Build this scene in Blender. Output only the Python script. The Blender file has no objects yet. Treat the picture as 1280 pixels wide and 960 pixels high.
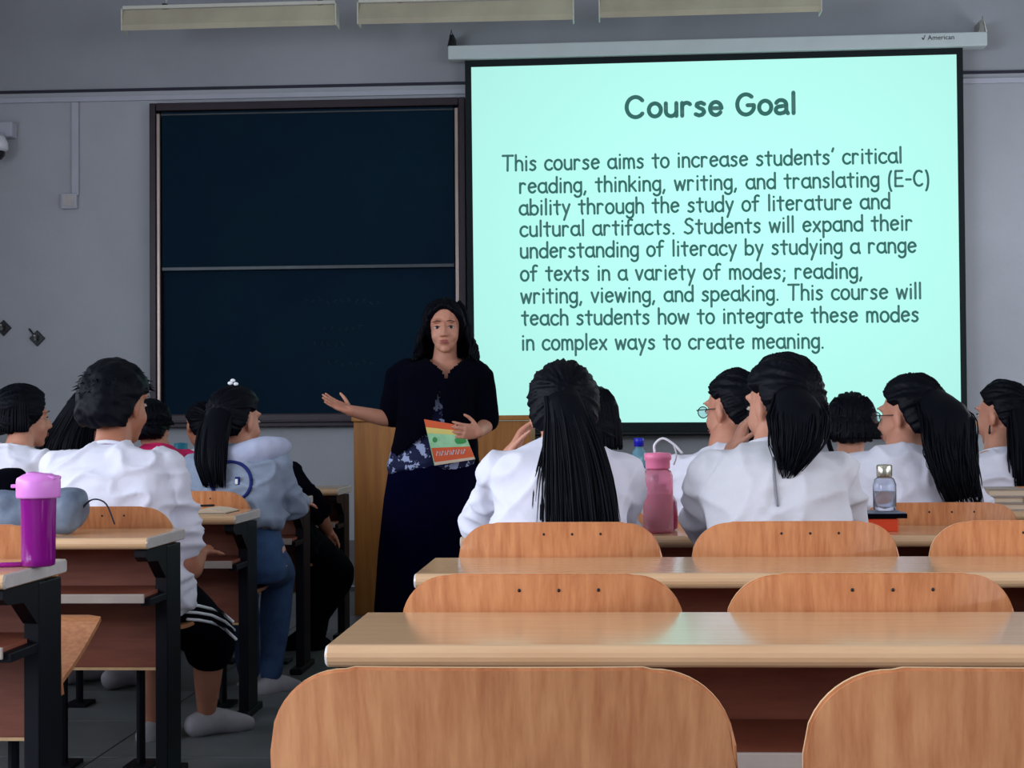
import bpy, bmesh, math, random
import numpy as np
from mathutils import Vector, Matrix, noise
random.seed(7)
SC = bpy.context.scene
COL = SC.collection
pi = math.pi
# ------------------------------------------------------------------ camera
F, YAW, PITCH, ROLL, EYE = 1976.0, .0589, .0233, .008, 1.044
cy, sy_, cp, sp, cr, sr = math.cos(YAW), math.sin(YAW), math.cos(PITCH), math.sin(PITCH), math.cos(ROLL), math.sin(ROLL)
RU = Vector((cy, sy_, 0)); FW = Vector((-sy_*cp, cy*cp, sp)); RV = Vector((sy_*sp, -cy*sp, cp))
RIGHT = cr*RU - sr*RV; UP = sr*RU + cr*RV
cam = bpy.data.cameras.new('camera'); camo = bpy.data.objects.new('camera', cam); COL.objects.link(camo)
m3 = Matrix((RIGHT, UP, -FW)).transposed()
camo.matrix_world = Matrix.Translation((0, 0, EYE)) @ m3.to_4x4()
cam.sensor_width = 36; cam.lens = F/1280*36; cam.clip_start = .05
SC.camera = camo
# ------------------------------------------------------------------ world, light, exposure
w = bpy.data.worlds.new('world'); SC.world = w; w.use_nodes = True
w.node_tree.nodes['Background'].inputs[0].default_value = (.55, .65, .9, 1)
w.node_tree.nodes['Background'].inputs[1].default_value = .22
SC.view_settings.view_transform = 'Standard'; SC.view_settings.look = 'None'
SC.view_settings.exposure = 0; SC.view_settings.gamma = 1; SC.view_settings.use_curve_mapping = False
def area(name, loc, rot, sx, sy, watt, colr):
    l = bpy.data.lights.new(name, 'AREA'); l.shape = 'RECTANGLE'; l.size = sx; l.size_y = sy; l.energy = watt; l.color = colr
    o = bpy.data.objects.new(name, l); o.location = loc; o.rotation_euler = rot; COL.objects.link(o); return o
# daylight in the window openings of the side walls (rear part of the room)
for i, (y, wt) in enumerate(((-.9, 175), (1.5, 150), (3.9, 60), (6.3, 24))):
    area('window_daylight_left', (-4.55, y, 2.0), (0, -pi/2, 0), 1.5, 1.7, wt, (.80, .88, 1.0))
for i, (y, wt) in enumerate(((-.9, 75), (1.5, 50), (3.9, 20), (8.3, 36))):
    area('window_daylight_right', (3.85, y, 2.0), (0, pi/2, 0), 1.5, 1.7, wt, (.88, .92, 1.0))

def P(u, v, Y):
    d = FW + RIGHT*((u-640)/F) + UP*((480-v)/F)
    return Vector((0, 0, EYE)) + d*(Y/d.y)
# ------------------------------------------------------------------ materials
def srgb(c):
    return tuple(((x/255)/12.92 if x/255 <= .04045 else ((x/255+.055)/1.055)**2.4) for x in c)
def mat(name, c, rough=.6, metal=0, bump=0, bscale=60, var=.0, vscale=8, vstretch=(1, 1, 1), coat=0, trans=0, ior=1.45, c2=None, alpha=1, spec=.5, rnd=0):
    m = bpy.data.materials.new(name); m.use_nodes = True; nt = m.node_tree; b = nt.nodes['Principled BSDF']
    c = srgb(c); b.inputs['Base Color'].default_value = (*c, 1)
    b.inputs['Roughness'].default_value = rough; b.inputs['Metallic'].default_value = metal
    b.inputs['Coat Weight'].default_value = coat; b.inputs['Coat Roughness'].default_value = .12
    b.inputs['Transmission Weight'].default_value = trans; b.inputs['IOR'].default_value = ior
    b.inputs['Specular IOR Level'].default_value = spec
    tc = nt.nodes.new('ShaderNodeTexCoord')
    if var or c2:
        mp = nt.nodes.new('ShaderNodeMapping'); mp.inputs['Scale'].default_value = vstretch
        src = tc.outputs['Object']
        if rnd:
            oi = nt.nodes.new('ShaderNodeObjectInfo'); mu = nt.nodes.new('ShaderNodeMath'); mu.operation = 'MULTIPLY'; mu.inputs[1].default_value = 40
            nt.links.new(oi.outputs['Random'], mu.inputs[0])
            cx = nt.nodes.new('ShaderNodeCombineXYZ'); nt.links.new(mu.outputs[0], cx.inputs[0]); nt.links.new(mu.outputs[0], cx.inputs[2])
            nt.links.new(cx.outputs[0], mp.inputs['Location'])
        nt.links.new(src, mp.inputs['Vector'])
        n = nt.nodes.new('ShaderNodeTexNoise'); n.inputs['Scale'].default_value = vscale; n.inputs['Detail'].default_value = 6; n.inputs['Roughness'].default_value = .6
        nt.links.new(mp.outputs[0], n.inputs['Vector'])
        r = nt.nodes.new('ShaderNodeValToRGB'); r.color_ramp.elements[0].position = .32; r.color_ramp.elements[1].position = .68
        d = srgb(c2) if c2 else tuple(x*(1-var) for x in c)
        r.color_ramp.elements[0].color = (*d, 1); r.color_ramp.elements[1].color = (*c, 1)
        nt.links.new(n.outputs['Fac'], r.inputs[0])
        if rnd:
            hs = nt.nodes.new('ShaderNodeHueSaturation'); mr = nt.nodes.new('ShaderNodeMapRange')
            mr.inputs[3].default_value = 1-rnd; mr.inputs[4].default_value = 1+rnd
            nt.links.new(oi.outputs['Random'], mr.inputs[0]); nt.links.new(mr.outputs[0], hs.inputs['Value'])
            nt.links.new(r.outputs[0], hs.inputs['Color']); nt.links.new(hs.outputs[0], b.inputs['Base Color'])
        else:
            nt.links.new(r.outputs[0], b.inputs['Base Color'])
    if bump:
        n2 = nt.nodes.new('ShaderNodeTexNoise'); n2.inputs['Scale'].default_value = bscale; n2.inputs['Detail'].default_value = 4
        nt.links.new(tc.outputs['Object'], n2.inputs['Vector'])
        bp = nt.nodes.new('ShaderNodeBump'); bp.inputs['Strength'].default_value = bump; bp.inputs['Distance'].default_value = .01
        nt.links.new(n2.outputs['Fac'], bp.inputs['Height']); nt.links.new(bp.outputs[0], b.inputs['Normal'])
    return m
def emis(name, c, s=1.0):
    m = bpy.data.materials.new(name); m.use_nodes = True; b = m.node_tree.nodes['Principled BSDF']
    b.inputs['Base Color'].default_value = (.04, .05, .05, 1); b.inputs['Roughness'].default_value = .9
    b.inputs['Emission Color'].default_value = (*srgb(c), 1); b.inputs['Emission Strength'].default_value = s
    return m
M = {}
M['wall'] = mat('wall_paint', (184, 186, 192), .85, var=.14, vscale=1.1, bump=.12, bscale=35)
M['wall_up'] = mat('wall_paint_upper', (164, 166, 172), .85, var=.12, vscale=1.3, bump=.1, bscale=30)
M['ceil'] = mat('ceiling_paint', (205, 205, 205), .9, var=.08, vscale=2)
M['dado'] = mat('baseboard_paint', (120, 116, 118), .6, var=.2, vscale=5)
M['trim_dark'] = mat('dark_groove', (48, 46, 62), .7, var=.2)
M['conduit'] = mat('white_conduit_plastic', (188, 188, 200), .5, var=.08)
M['tile'] = mat('floor_tile', (104, 108, 108), .4, var=.22, vscale=5, rnd=.06)
M['grout'] = mat('floor_grout', (70, 70, 74), .8, var=.2)
M['chairwood'] = mat('chair_plywood', (214, 148, 100), .28, var=.0, c2=(184, 114, 72), vscale=3.0, vstretch=(24, 24, .8), bump=.03, bscale=40, coat=.25, rnd=.07)
M['chairedge'] = mat('plywood_edge', (236, 190, 140), .45, var=.25, vscale=60, vstretch=(1, 20, 1))
M['desktop'] = mat('desk_laminate', (218, 178, 136), .2, c2=(210, 166, 124), vscale=5, vstretch=(1.2, 14, 8), coat=.35, rnd=.03)
M['deskend'] = mat('desk_end_band', (196, 188, 184), .45, var=.15, vscale=20)
M['panel'] = mat('desk_panel_wood', (150, 84, 62), .5, c2=(128, 66, 48), vscale=3, vstretch=(2, 2, 14), rnd=.05)
M['shelf'] = mat('shelf_board', (176, 160, 150), .5, var=.2, vscale=10)
M['steel'] = mat('painted_black_steel', (6, 6, 18), .5, spec=.25, var=.3, vscale=12)
M['podium'] = mat('podium_wood', (176, 116, 52), .45, c2=(150, 92, 36), vscale=3, vstretch=(9, 9, .8))
M['board'] = mat('chalkboard_green', (2, 34, 50), .7, c2=(2, 26, 46), vscale=1.6, bump=.03, spec=.12)
M['bframe'] = mat('board_frame_brown', (46, 34, 42), .4, var=.3, metal=.3)
M['bsilver'] = mat('board_stile_aluminium', (168, 150, 142), .35, metal=.6, var=.2, vscale=12, vstretch=(1, 1, .3))
M['brail'] = mat('board_rail_grey', (62, 68, 72), .35, metal=.4, var=.3)
M['chalk'] = mat('faint_chalk', (22, 60, 70), .9, var=.3)
M['lampcream'] = mat('lamp_reflector_cream', (190, 184, 158), .5, c2=(170, 160, 140), vscale=3)
M['lampwhite'] = mat('lamp_lip_white', (205, 203, 190), .5, var=.08)
M['tube'] = mat('unlit_tube_glass', (200, 200, 200), .3, var=.05)
M['case'] = mat('screen_case_white', (205, 214, 214), .45, var=.06)
M['sborder'] = mat('screen_border_black', (4, 22, 26), .8, var=.3, vscale=3)
M['metal'] = mat('brushed_metal', (190, 188, 180), .3, metal=.9, var=.1)
M['blackpl'] = mat('black_plastic', (14, 14, 20), .35, var=.2)
M['skin'] = mat('skin', (206, 148, 122), .5, c2=(190, 126, 102), vscale=9, bump=.05, bscale=120)
M['skin_dark'] = mat('tanned_skin', (188, 126, 98), .5, c2=(170, 106, 80), vscale=9)
M['hair'] = mat('black_hair', (4, 6, 17), .52, c2=(1, 2, 9), vscale=30, vstretch=(4, 4, .6), spec=.12)
M['shirt'] = mat('white_cotton', (226, 224, 236), .85, var=.06, vscale=7, bump=.1, bscale=90)
M['shirt2'] = mat('off_white_cotton', (214, 212, 218), .85, var=.08, vscale=7, bump=.1, bscale=90)
M['pink'] = mat('hot_pink_cotton', (214, 22, 96), .8, var=.2, vscale=7)
M['hoodie'] = mat('pale_blue_grey_fleece', (146, 156, 174), .95, c2=(124, 136, 156), vscale=6, bump=.15, bscale=140)
M['hood_lining'] = mat('pale_hood_lining', (186, 190, 212), .95, c2=(160, 166, 194), vscale=6)
M['hoodnavy'] = mat('navy_print', (24, 38, 108), .9, var=.15)
M['jeans'] = mat('blue_denim', (52, 84, 122), .85, c2=(40, 64, 104), vscale=20, bump=.2, bscale=200)
M['darkcloth'] = mat('black_cloth', (5, 5, 16), 1, spec=.08, var=.3, vscale=9)
M['navy'] = mat('navy_cloth', (2, 2, 34), 1, spec=.08, var=.25, vscale=4, bump=.1, bscale=90)
M['cardigan'] = mat('dark_navy_knit', (2, 3, 16), 1, spec=.08, var=.25, vscale=6, bump=.3, bscale=250)
M['eyewhite'] = mat('eye_white', (210, 200, 196), .3, var=.03)
M['iris'] = mat('dark_iris', (20, 12, 12), .2, var=.1)
M['lips'] = mat('lips', (168, 92, 88), .45, var=.1)
M['brow'] = mat('brow_hair', (40, 26, 28), .8, var=.2)
M['whiteobj'] = mat('white_plastic', (235, 235, 240), .4, var=.04)
M['shoe'] = mat('white_shoe', (170, 166, 172), .6, var=.2, vscale=14)
M['purple'] = mat('purple_bottle', (186, 20, 178), .12, c2=(170, 10, 160), trans=.55, vscale=4)
M['purpliq'] = mat('purple_liquid', (150, 8, 120), .2, trans=.3, var=.2)
M['lilac'] = mat('lilac_lid', (232, 140, 226), .35, var=.06)
M['pinkcap'] = mat('pink_lid', (244, 130, 168), .35, var=.06)
M['pinkgl'] = mat('pink_tinted_plastic', (250, 186, 206), .08, trans=.75, ior=1.2, var=.03)
M['pinkliq'] = mat('raspberry_drink', (196, 20, 84), .15, trans=.25, var=.1)
M['magenta'] = mat('magenta_bottle', (150, 16, 84), .2, trans=.3, var=.2)
M['bluecap'] = mat('blue_cap', (20, 28, 190), .35, var=.06)
M['water'] = mat('clear_blue_plastic', (150, 214, 236), .08, trans=.6, var=.05)
M['bluelabel'] = mat('blue_label', (20, 96, 160), .4, c2=(24, 120, 170), vscale=14)
M['clear'] = mat('clear_glass', (235, 240, 250), .04, trans=.92, ior=1.3, var=.01)
M['silver'] = mat('silver_cap', (205, 200, 180), .22, metal=.9, var=.15)
M['orange'] = mat('orange_book_cover', (226, 66, 16), .5, var=.1)
M['paper'] = mat('cream_pages', (228, 206, 180), .8, var=.12, vscale=40, vstretch=(1, 1, 12))
M['greybag'] = mat('grey_satin_bag', (120, 134, 152), .5, c2=(84, 94, 116), vscale=9, bump=.3, bscale=20)
M['teal'] = mat('teal_lid', (20, 130, 160), .4, var=.1)
M['green'] = mat('leaf_green_print', (60, 160, 80), .5, var=.2)
M['palegreen'] = mat('pale_green_print', (176, 226, 178), .5, c2=(150, 210, 160), vscale=30)
M['yellow'] = mat('yellow_print', (236, 214, 120), .5, var=.05)
M['redorange'] = mat('red_orange_print', (232, 96, 48), .5, var=.08)
M['strap'] = mat('dark_blue_strap', (14, 18, 50), .5, var=.2)
M['plastictape'] = mat('zip_grey', (120, 122, 130), .4, var=.1)
M['text'] = emis('projected_letters', (58, 108, 104), .9)
# patterned blouse
mb = mat('floral_blouse', (16, 24, 70), .8, var=.01); M['blouse'] = mb
nt = mb.node_tree
for n in list(nt.nodes):
    if n.type == 'VALTORGB':
        n.color_ramp.interpolation = 'CONSTANT'
        n.color_ramp.elements[0].position = 0; n.color_ramp.elements[0].color = (*srgb((14, 22, 66)), 1)
        n.color_ramp.elements[1].position = .53; n.color_ramp.elements[1].color = (*srgb((176, 186, 222)), 1)
    if n.type == 'TEX_NOISE': n.inputs['Scale'].default_value = 22; n.inputs['Detail'].default_value = 5
# projected picture: gives off the light of the projector, brightest in the middle
ms = emis('projected_slide', (184, 254, 240), 1.06); nt = ms.node_tree; b = nt.nodes['Principled BSDF']
tc = nt.nodes.new('ShaderNodeTexCoord'); mp = nt.nodes.new('ShaderNodeMapping'); mp.inputs['Scale'].default_value = (.36, .36, .45); mp.inputs['Location'].default_value = (-.05, 0, -1.02)
gr = nt.nodes.new('ShaderNodeTexGradient'); gr.gradient_type = 'SPHERICAL'
rp = nt.nodes.new('ShaderNodeValToRGB'); rp.color_ramp.elements[0].position = .1; rp.color_ramp.elements[0].color = (*srgb((164, 226, 216)), 1)
rp.color_ramp.elements[1].position = .85; rp.color_ramp.elements[1].color = (*srgb((182, 254, 242)), 1)
nt.links.new(tc.outputs['Object'], mp.inputs[0]); nt.links.new(mp.outputs[0], gr.inputs[0]); nt.links.new(gr.outputs['Fac'], rp.inputs[0]); nt.links.new(rp.outputs[0], b.inputs['Emission Color'])
M['slide'] = ms
# ------------------------------------------------------------------ object helpers
def link(name, me, mats, parent=None, loc=None):
    o = bpy.data.objects.new(name, me); COL.objects.link(o)
    if not isinstance(mats, (list, tuple)): mats = [mats]
    for k in mats: me.materials.append(M[k] if isinstance(k, str) else k)
    if parent: o.parent = parent
    if loc is not None: o.location = loc
    return o
def obj(name, bm, mats, parent=None, loc=None, smooth=False):
    bmesh.ops.recalc_face_normals(bm, faces=bm.faces[:])
    me = bpy.data.meshes.new(name); bm.to_mesh(me); bm.free()
    if smooth: me.polygons.foreach_set('use_smooth', [True]*len(me.polygons))
    return link(name, me, mats, parent, loc)
def tag(o, label=None, cat=None, group=None, kind=None):
    if label: o['label'] = label
    if cat: o['category'] = cat
    if group: o['group'] = group
    if kind: o['kind'] = kind
    return o
def thing(name, label, cat, loc=(0, 0, 0), rz=0, group=None):
    o = bpy.data.objects.new(name, None); COL.objects.link(o); o.location = loc; o.rotation_euler = (0, 0, rz); o.empty_display_size = .1
    return tag(o, label, cat, group)
def copy_tree(o, parent=None):
    c = o.copy(); COL.objects.link(c); c.parent = parent
    for ch in list(o.children): copy_tree(ch, c)
    return c
def box(bm, c, s, bev=0, rot=None, mi=0):
    r = bmesh.ops.create_cube(bm, size=1); vs = r['verts']
    mt = Matrix.Translation(c) @ (rot if rot is not None else Matrix.Identity(4)) @ Matrix.Diagonal((*s, 1))
    bmesh.ops.transform(bm, matrix=mt, verts=vs)
    fs = set(f for v in vs for f in v.link_faces)
    for f in fs: f.material_index = mi
    if bev:
        es = list(set(e for v in vs for e in v.link_edges))
        bmesh.ops.bevel(bm, geom=es, offset=bev, segments=2, affect='EDGES', profile=.5)
    return vs
def boxo(name, c, s, m, parent=None, bev=0, rot=None, loc=None):
    bm = bmesh.new(); box(bm, c, s, bev, rot); return obj(name, bm, m, parent, loc)
def frame_of(d):
    d = d.normalized(); a = Vector((0, 0, 1)) if abs(d.z) < .9 else Vector((1, 0, 0))
    u = d.cross(a).normalized(); return u, u.cross(d).normalized()
def ring(c, u, v, ru, rv, n=20, e=2.0):
    out = []
    for i in range(n):
        a = 2*pi*i/n; ca, sa = math.cos(a), math.sin(a)
        out.append(c + u*(ru*math.copysign(abs(ca)**(2/e), ca)) + v*(rv*math.copysign(abs(sa)**(2/e), sa)))
    return out
def loft(bm, rings, mi=0):
    vs = [[bm.verts.new(p) for p in r] for r in rings]; n = len(vs[0])
    for a, b_ in zip(vs, vs[1:]):
        for i in range(n):
            f = bm.faces.new((a[i], a[(i+1) % n], b_[(i+1) % n], b_[i])); f.material_index = mi
    for r in (vs[0], vs[-1]):
        try: bm.faces.new(r).material_index = mi
        except Exception: pass
def tube(bm, pts, rad, n=12, flat=1.0, mi=0, up=None, round_ends=True):
    pts = [Vector(p) for p in pts]
    if not hasattr(rad, '__len__'): rad = [rad]*len(pts)
    rad = list(rad)
    if round_ends:
        d0 = (pts[0]-pts[1]).normalized(); d1 = (pts[-1]-pts[-2]).normalized()
        pts = [pts[0]+d0*rad[0]*.9, pts[0]+d0*rad[0]*.6] + pts + [pts[-1]+d1*rad[-1]*.6, pts[-1]+d1*rad[-1]*.9]
        rad = [rad[0]*.35, rad[0]*.8] + rad + [rad[-1]*.8, rad[-1]*.35]
    u = None; rings = []
    for i, p in enumerate(pts):
        d = (pts[min(i+1, len(pts)-1)] - pts[max(i-1, 0)]).normalized()
        if u is None:
            if up is not None: u = Vector(up) - d*Vector(up).dot(d); u.normalize()
            else: u, _ = frame_of(d)
        else:
            u = (u - d*u.dot(d)).normalized()
        v = d.cross(u).normalized()
        rings.append(ring(p, u, v, rad[i], rad[i]*flat, n))
    loft(bm, rings, mi)
def ell(bm, c, r, mtx=None, seg=20, mi=0):
    q = bmesh.ops.create_uvsphere(bm, u_segments=seg, v_segments=max(8, seg*2//3), radius=1)
    mt = (mtx if mtx is not None else Matrix.Identity(4)) @ Matrix.Translation(c) @ Matrix.Diagonal((*r, 1))
    bmesh.ops.transform(bm, matrix=mt, verts=q['verts'])
    for f in set(f for v in q['verts'] for f in v.link_faces): f.material_index = mi
def lathe(bm, prof, n=32, c=(0, 0, 0), mi=0, sq=2.0):
    c = Vector(c); loft(bm, [ring(c+Vector((0, 0, z)), Vector((1, 0, 0)), Vector((0, 1, 0)), r, r, n, sq) for r, z in prof], mi)
def remesh(bm, voxel, smooth=6, fac=.5):
    bmesh.ops.recalc_face_normals(bm, faces=bm.faces[:])
    me = bpy.data.meshes.new('tmp'); bm.to_mesh(me); bm.free()
    o = bpy.data.objects.new('tmp', me); COL.objects.link(o)
    r = o.modifiers.new('r', 'REMESH'); r.mode = 'VOXEL'; r.voxel_size = voxel; r.use_smooth_shade = True
    if smooth:
        s = o.modifiers.new('s', 'SMOOTH'); s.iterations = smooth; s.factor = fac
    dg = bpy.context.evaluated_depsgraph_get(); dg.update()
    out = bpy.data.meshes.new_from_object(o.evaluated_get(dg)); bpy.data.objects.remove(o); bpy.data.meshes.remove(me)
    out.polygons.foreach_set('use_smooth', [True]*len(out.polygons))
    return out
def displace(me, fn, lo=-1):
    n = len(me.vertices); co = np.empty(n*3); no = np.empty(n*3)
    me.vertices.foreach_get('co', co); me.vertices.foreach_get('normal', no)
    co = co.reshape(-1, 3); no = no.reshape(-1, 3)
    d = np.maximum(np.array([fn(Vector(p)) for p in co]), lo)
    co += no*d[:, None]; me.vertices.foreach_set('co', co.ravel()); me.update()
# ------------------------------------------------------------------ the room
WY = 10.05; CEIL = 3.95; XL, XR, YB = -4.6, 3.9, -2.6
def struct(name, bm, m, smooth=False): return tag(obj(name, bm, m, smooth=smooth), kind='structure')
def sbox(name, c, s, m, parent=None):
    o = boxo(name, c, s, m, parent)
    if not parent: o['kind'] = 'structure'
    return o
TR = 3.21
wf = sbox('wall_front', ((XL+XR)/2, WY+.06, TR/2), (XR-XL, .12, TR), 'wall')
sbox('wall_front_upper', ((XL+XR)/2, WY+.06, (TR+CEIL)/2), (XR-XL, .12, CEIL-TR), 'wall_up')
sbox('wall_back', ((XL+XR)/2, YB-.06, CEIL/2), (XR-XL, .12, CEIL), 'wall')
sbox('ceiling', ((XL+XR)/2, (WY+YB)/2, CEIL+.06), (XR-XL+.4, WY-YB+.4, .12), 'ceil')
sbox('baseboard_front', ((XL+XR)/2, WY-.008, .145), (XR-XL, .016, .29), 'dado')
def side_wall(name, x, ys, sgn):
    bm = bmesh.new(); z0, z1 = 1.1, 2.85; hw = .85; t = .14
    cx = x + sgn*t/2
    cuts = []
    box(bm, (cx, (WY+YB)/2, z0/2), (t, WY-YB, z0)); box(bm, (cx, (WY+YB)/2, (z1+CEIL)/2), (t, WY-YB, CEIL-z1))
    a = YB
    for y in sorted(ys)+[None]:
        e = WY if y is None else y-hw
        if e > a: box(bm, (cx, (a+e)/2, (z0+z1)/2), (t, e-a, z1-z0))
        if y is not None: a = y+hw
    struct(name, bm, 'wall')
    for i, y in enumerate(sorted(ys)):
        bm = bmesh.new()
        for yy in (y-hw+.02, y, y+hw-.02): box(bm, (cx, yy, (z0+z1)/2), (.05, .04, z1-z0))
        for zz in (z0+.02, 2.3, z1-.02): box(bm, (cx, y, zz), (.049, 2*hw, .04))
        struct('window_%d' % (i+1+(0 if sgn < 0 else 4)), bm, 'conduit')
side_wall('wall_left', XL, (-.9, 1.5, 3.9, 6.3), -1)
side_wall('wall_right', XR, (-.9, 1.5, 3.9, 8.3), 1)
# floor: grout bed with separate tiles
fl = sbox('floor', ((XL+XR)/2, (WY+YB)/2, -.056), (XR-XL, WY-YB, .10), 'grout')
bm = bmesh.new(); box(bm, (0, 0, 0), (.594, .594, .006), .0015)
tile0 = obj('tile', bm, 'tile', fl, (0, 0, -.003)); n = 0
for i in range(14):
    for j in range(20):
        x, y = -4.3+.6*i, -2.0+.6*j
        if y > 9.7 or x > 3.6: continue
        t = tile0 if n == 0 else tile0.copy()
        if n: COL.objects.link(t)
        t.location = (x, y, -.003); n += 1
# trim line along the wall
sbox('trim_1', ((XL+XR)/2, WY-.006, TR), (XR-XL, .012, .018), 'trim_dark')
o = boxo('cable_trunking', ((XL+XR)/2, WY-.010, TR-.055), (XR-XL-.01, .019, .034), 'conduit', bev=.003); tag(o, 'long white cable trunking running along the front wall under the dark line', 'trunking')
a = P(97, 118, WY); b_ = P(93, 245, WY)
o = boxo('cable_trunking', ((a.x+b_.x)/2, WY-.012, (TR-.075+b_.z)/2), (.045, .022, TR-.075-b_.z), 'conduit', bev=.003); tag(o, 'narrow white upright trunking dropping to the socket box on the left wall area', 'trunking')
c = P(88, 252, WY)
t = thing('socket_box', 'small grey-white socket box at the foot of the upright trunking', 'socket', (c.x, WY, c.z))
boxo('housing', (0, -.018, 0), (.105, .035, .10), 'conduit', t, .006); boxo('face_plate', (0, -.037, 0), (.075, .004, .07), 'deskend', t, .001)
# dome camera on bracket at far left
c = P(6, 182, WY)
t = thing('security_camera', 'white dome security camera on a bracket at the far left of the wall', 'camera', (c.x, WY, c.z))
boxo('mount_box', (0, -.05, .09), (.17, .10, .10), 'conduit', t, .01)
bm = bmesh.new(); tube(bm, [(-.02, -.09, .07), (.03, -.13, .05), (.03, -.15, 0)], .015); obj('arm', bm, 'conduit', t, smooth=True)
bm = bmesh.new(); lathe(bm, [(.02, .06), (.06, .05), (.078, .01), (.08, -.03), (.06, -.045)], c=(0, -.16, -.02)); obj('housing', bm, 'whiteobj', t, smooth=True)
bm = bmesh.new(); lathe(bm, [(.06, -.04), (.058, -.07), (.04, -.095), (.01, -.105)], c=(0, -.16, -.02)); obj('dome', bm, 'blackpl', t, smooth=True)
# little black hooks
for (u, v, lb) in ((5, 410, 'small black wall hook at the left edge of the wall'), (47, 423, 'small black wall hook just right of the edge one, above the students')):
    c = P(u, v, WY); t = thing('wall_hook', lb, 'hook', (c.x, WY, c.z))
    boxo('back_plate', (0, -.006, 0), (.075, .012, .075), 'blackpl', t, .003, Matrix.Rotation(pi/4, 4, 'Y'))
    bm = bmesh.new(); tube(bm, [(0, -.012, 0), (0, -.045, -.01), (0, -.06, .015)], .008, 8); obj('hook', bm, 'metal', t, smooth=True)
    bm = bmesh.new(); tube(bm, [(-.02, -.01, .02), (-.05, -.012, .06)], .006, 8); obj('arm', bm, 'blackpl', t, smooth=True)
# ------------------------------------------------------------------ blackboard
BY = WY-.004
x0 = P(192.5, 330, BY).x; x1 = P(584, 330, BY).x; zt = P(388, 129, BY).z; zb = P(388, 533, BY).z
t = thing('blackboard', 'large dark green sliding blackboard in a brown metal frame left of the screen', 'blackboard', ((x0+x1)/2, BY, zb))
W = x1-x0; H = zt-zb
bm = bmesh.new()
for s in (-1, 1): box(bm, (s*(W/2-.02), -.05, H/2), (.04, .10, H), .004)
box(bm, (0, -.05, H-.025), (W-.084, .10, .05), .004); box(bm, (0, -.055, .04), (W-.084, .11, .08), .004)
obj('frame', bm, 'bframe', t)
bm = bmesh.new(); box(bm, (0, -.012, H/2), (W-.09, .02, H-.15)); obj('back_board', bm, 'bframe', t)
zm = P(388, 332, BY).z-zb
for k, (za, zc, yy) in enumerate(((.085, zm, -.035), (zm-.03, H-.055, -.07))):
    bb = boxo('board_panel', (0, yy, (za+zc)/2), (W-.15, .012, zc-za), 'board', t)
    if k == 1: boxo('rail', (0, yy-.008, za+.012), (W-.15, .012, .024), 'brail', bb, .003); boxo('rail', (0, yy-.008, zc-.018), (W-.15, .012, .012), 'brail', bb, .002)
    if k == 0:
        bm = bmesh.new(); rr = random.Random(3)
        for (u, v, nn) in ((382, 378, 11), (405, 412, 6), (392, 432, 5), (410, 456, 7)):
            for i in range(nn):
                q = P(u+i*9, v+rr.uniform(-2, 2), BY+yy); lx = q.x-(x0+x1)/2; lz = q.z-zb
                tube(bm, [(lx, yy-.0065, lz), (lx+rr.uniform(-.012, .012), yy-.0065, lz+rr.uniform(.01, .03)), (lx+.015, yy-.0065, lz+rr.uniform(-.01, .02))], .0022, 5)
        obj('chalk_writing', bm, 'chalk', bb)['kind'] = 'stuff'
for s in (-1, 1):
    boxo('stile', (s*(W/2-.055), -.085, H/2), (.024, .02, H-.13), 'bsilver', t, .006)
boxo('chalk_tray', (0, -.13, .035), (W-.1, .08, .012), 'bframe', t, .003)
# ------------------------------------------------------------------ lamps over the board
def board_lamp(u0, v0, u1, v1, lb):
    Y = 9.25; a = P(u0, v0, Y); b = P(u1, v1, Y); d = b-a; L = d.length; c = (a+b)/2
    t = thing('board_lamp', lb, 'lamp', c, 0, 'unlit lamps above the board'); t.rotation_euler = (0, -math.atan2(d.z, d.x), 0)
    bm = bmesh.new()
    prof = [(-.06, -.06), (-.075, -.03), (-.045, .065), (.03, .075), (.06, .05), (.05, .04), (.028, .06), (-.035, .052), (-.06, -.028), (-.05, -.055)]
    rings = [[Vector((x, y, z)) for y, z in prof] for x in (-L/2, L/2)]; loft(bm, rings); obj('reflector', bm, 'lampcream', t)
    boxo('top_lip', (0, -.052, .078), (L, .02, .02), 'lampwhite', t, .002)
    for s in (-1, 1): boxo('end_cap', (s*(L/2+.004), -.01, .005), (.008, .12, .13), 'lampwhite', t, .002)
    bm = bmesh.new(); tube(bm, [(-L/2+.04, .0, 0), (L/2-.04, .0, 0)], .014, 12); obj('tube', bm, 'tube', t, smooth=True)
    for s in (-.62, .85):
        top = CEIL-c.z
        bm = bmesh.new(); tube(bm, [(s*L/2, .02, .075), (s*L/2+.0, .02, top)], .006, 8); rod = obj('hanging_rod', bm, 'metal', t, smooth=True)
        boxo('clamp', (s*L/2, .0, .09), (.03, .05, .035), 'blackpl', rod, .004)
board_lamp(157, 29, 421, 22, 'cream lamp trough over the left half of the blackboard, leftmost of three')
board_lamp(450, 21, 716, 15, 'cream lamp trough hung between the other two, above the board and screen gap')
board_lamp(750, 13, 1024, 5, 'cream lamp trough hung above the projection screen, rightmost of three')
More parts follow.
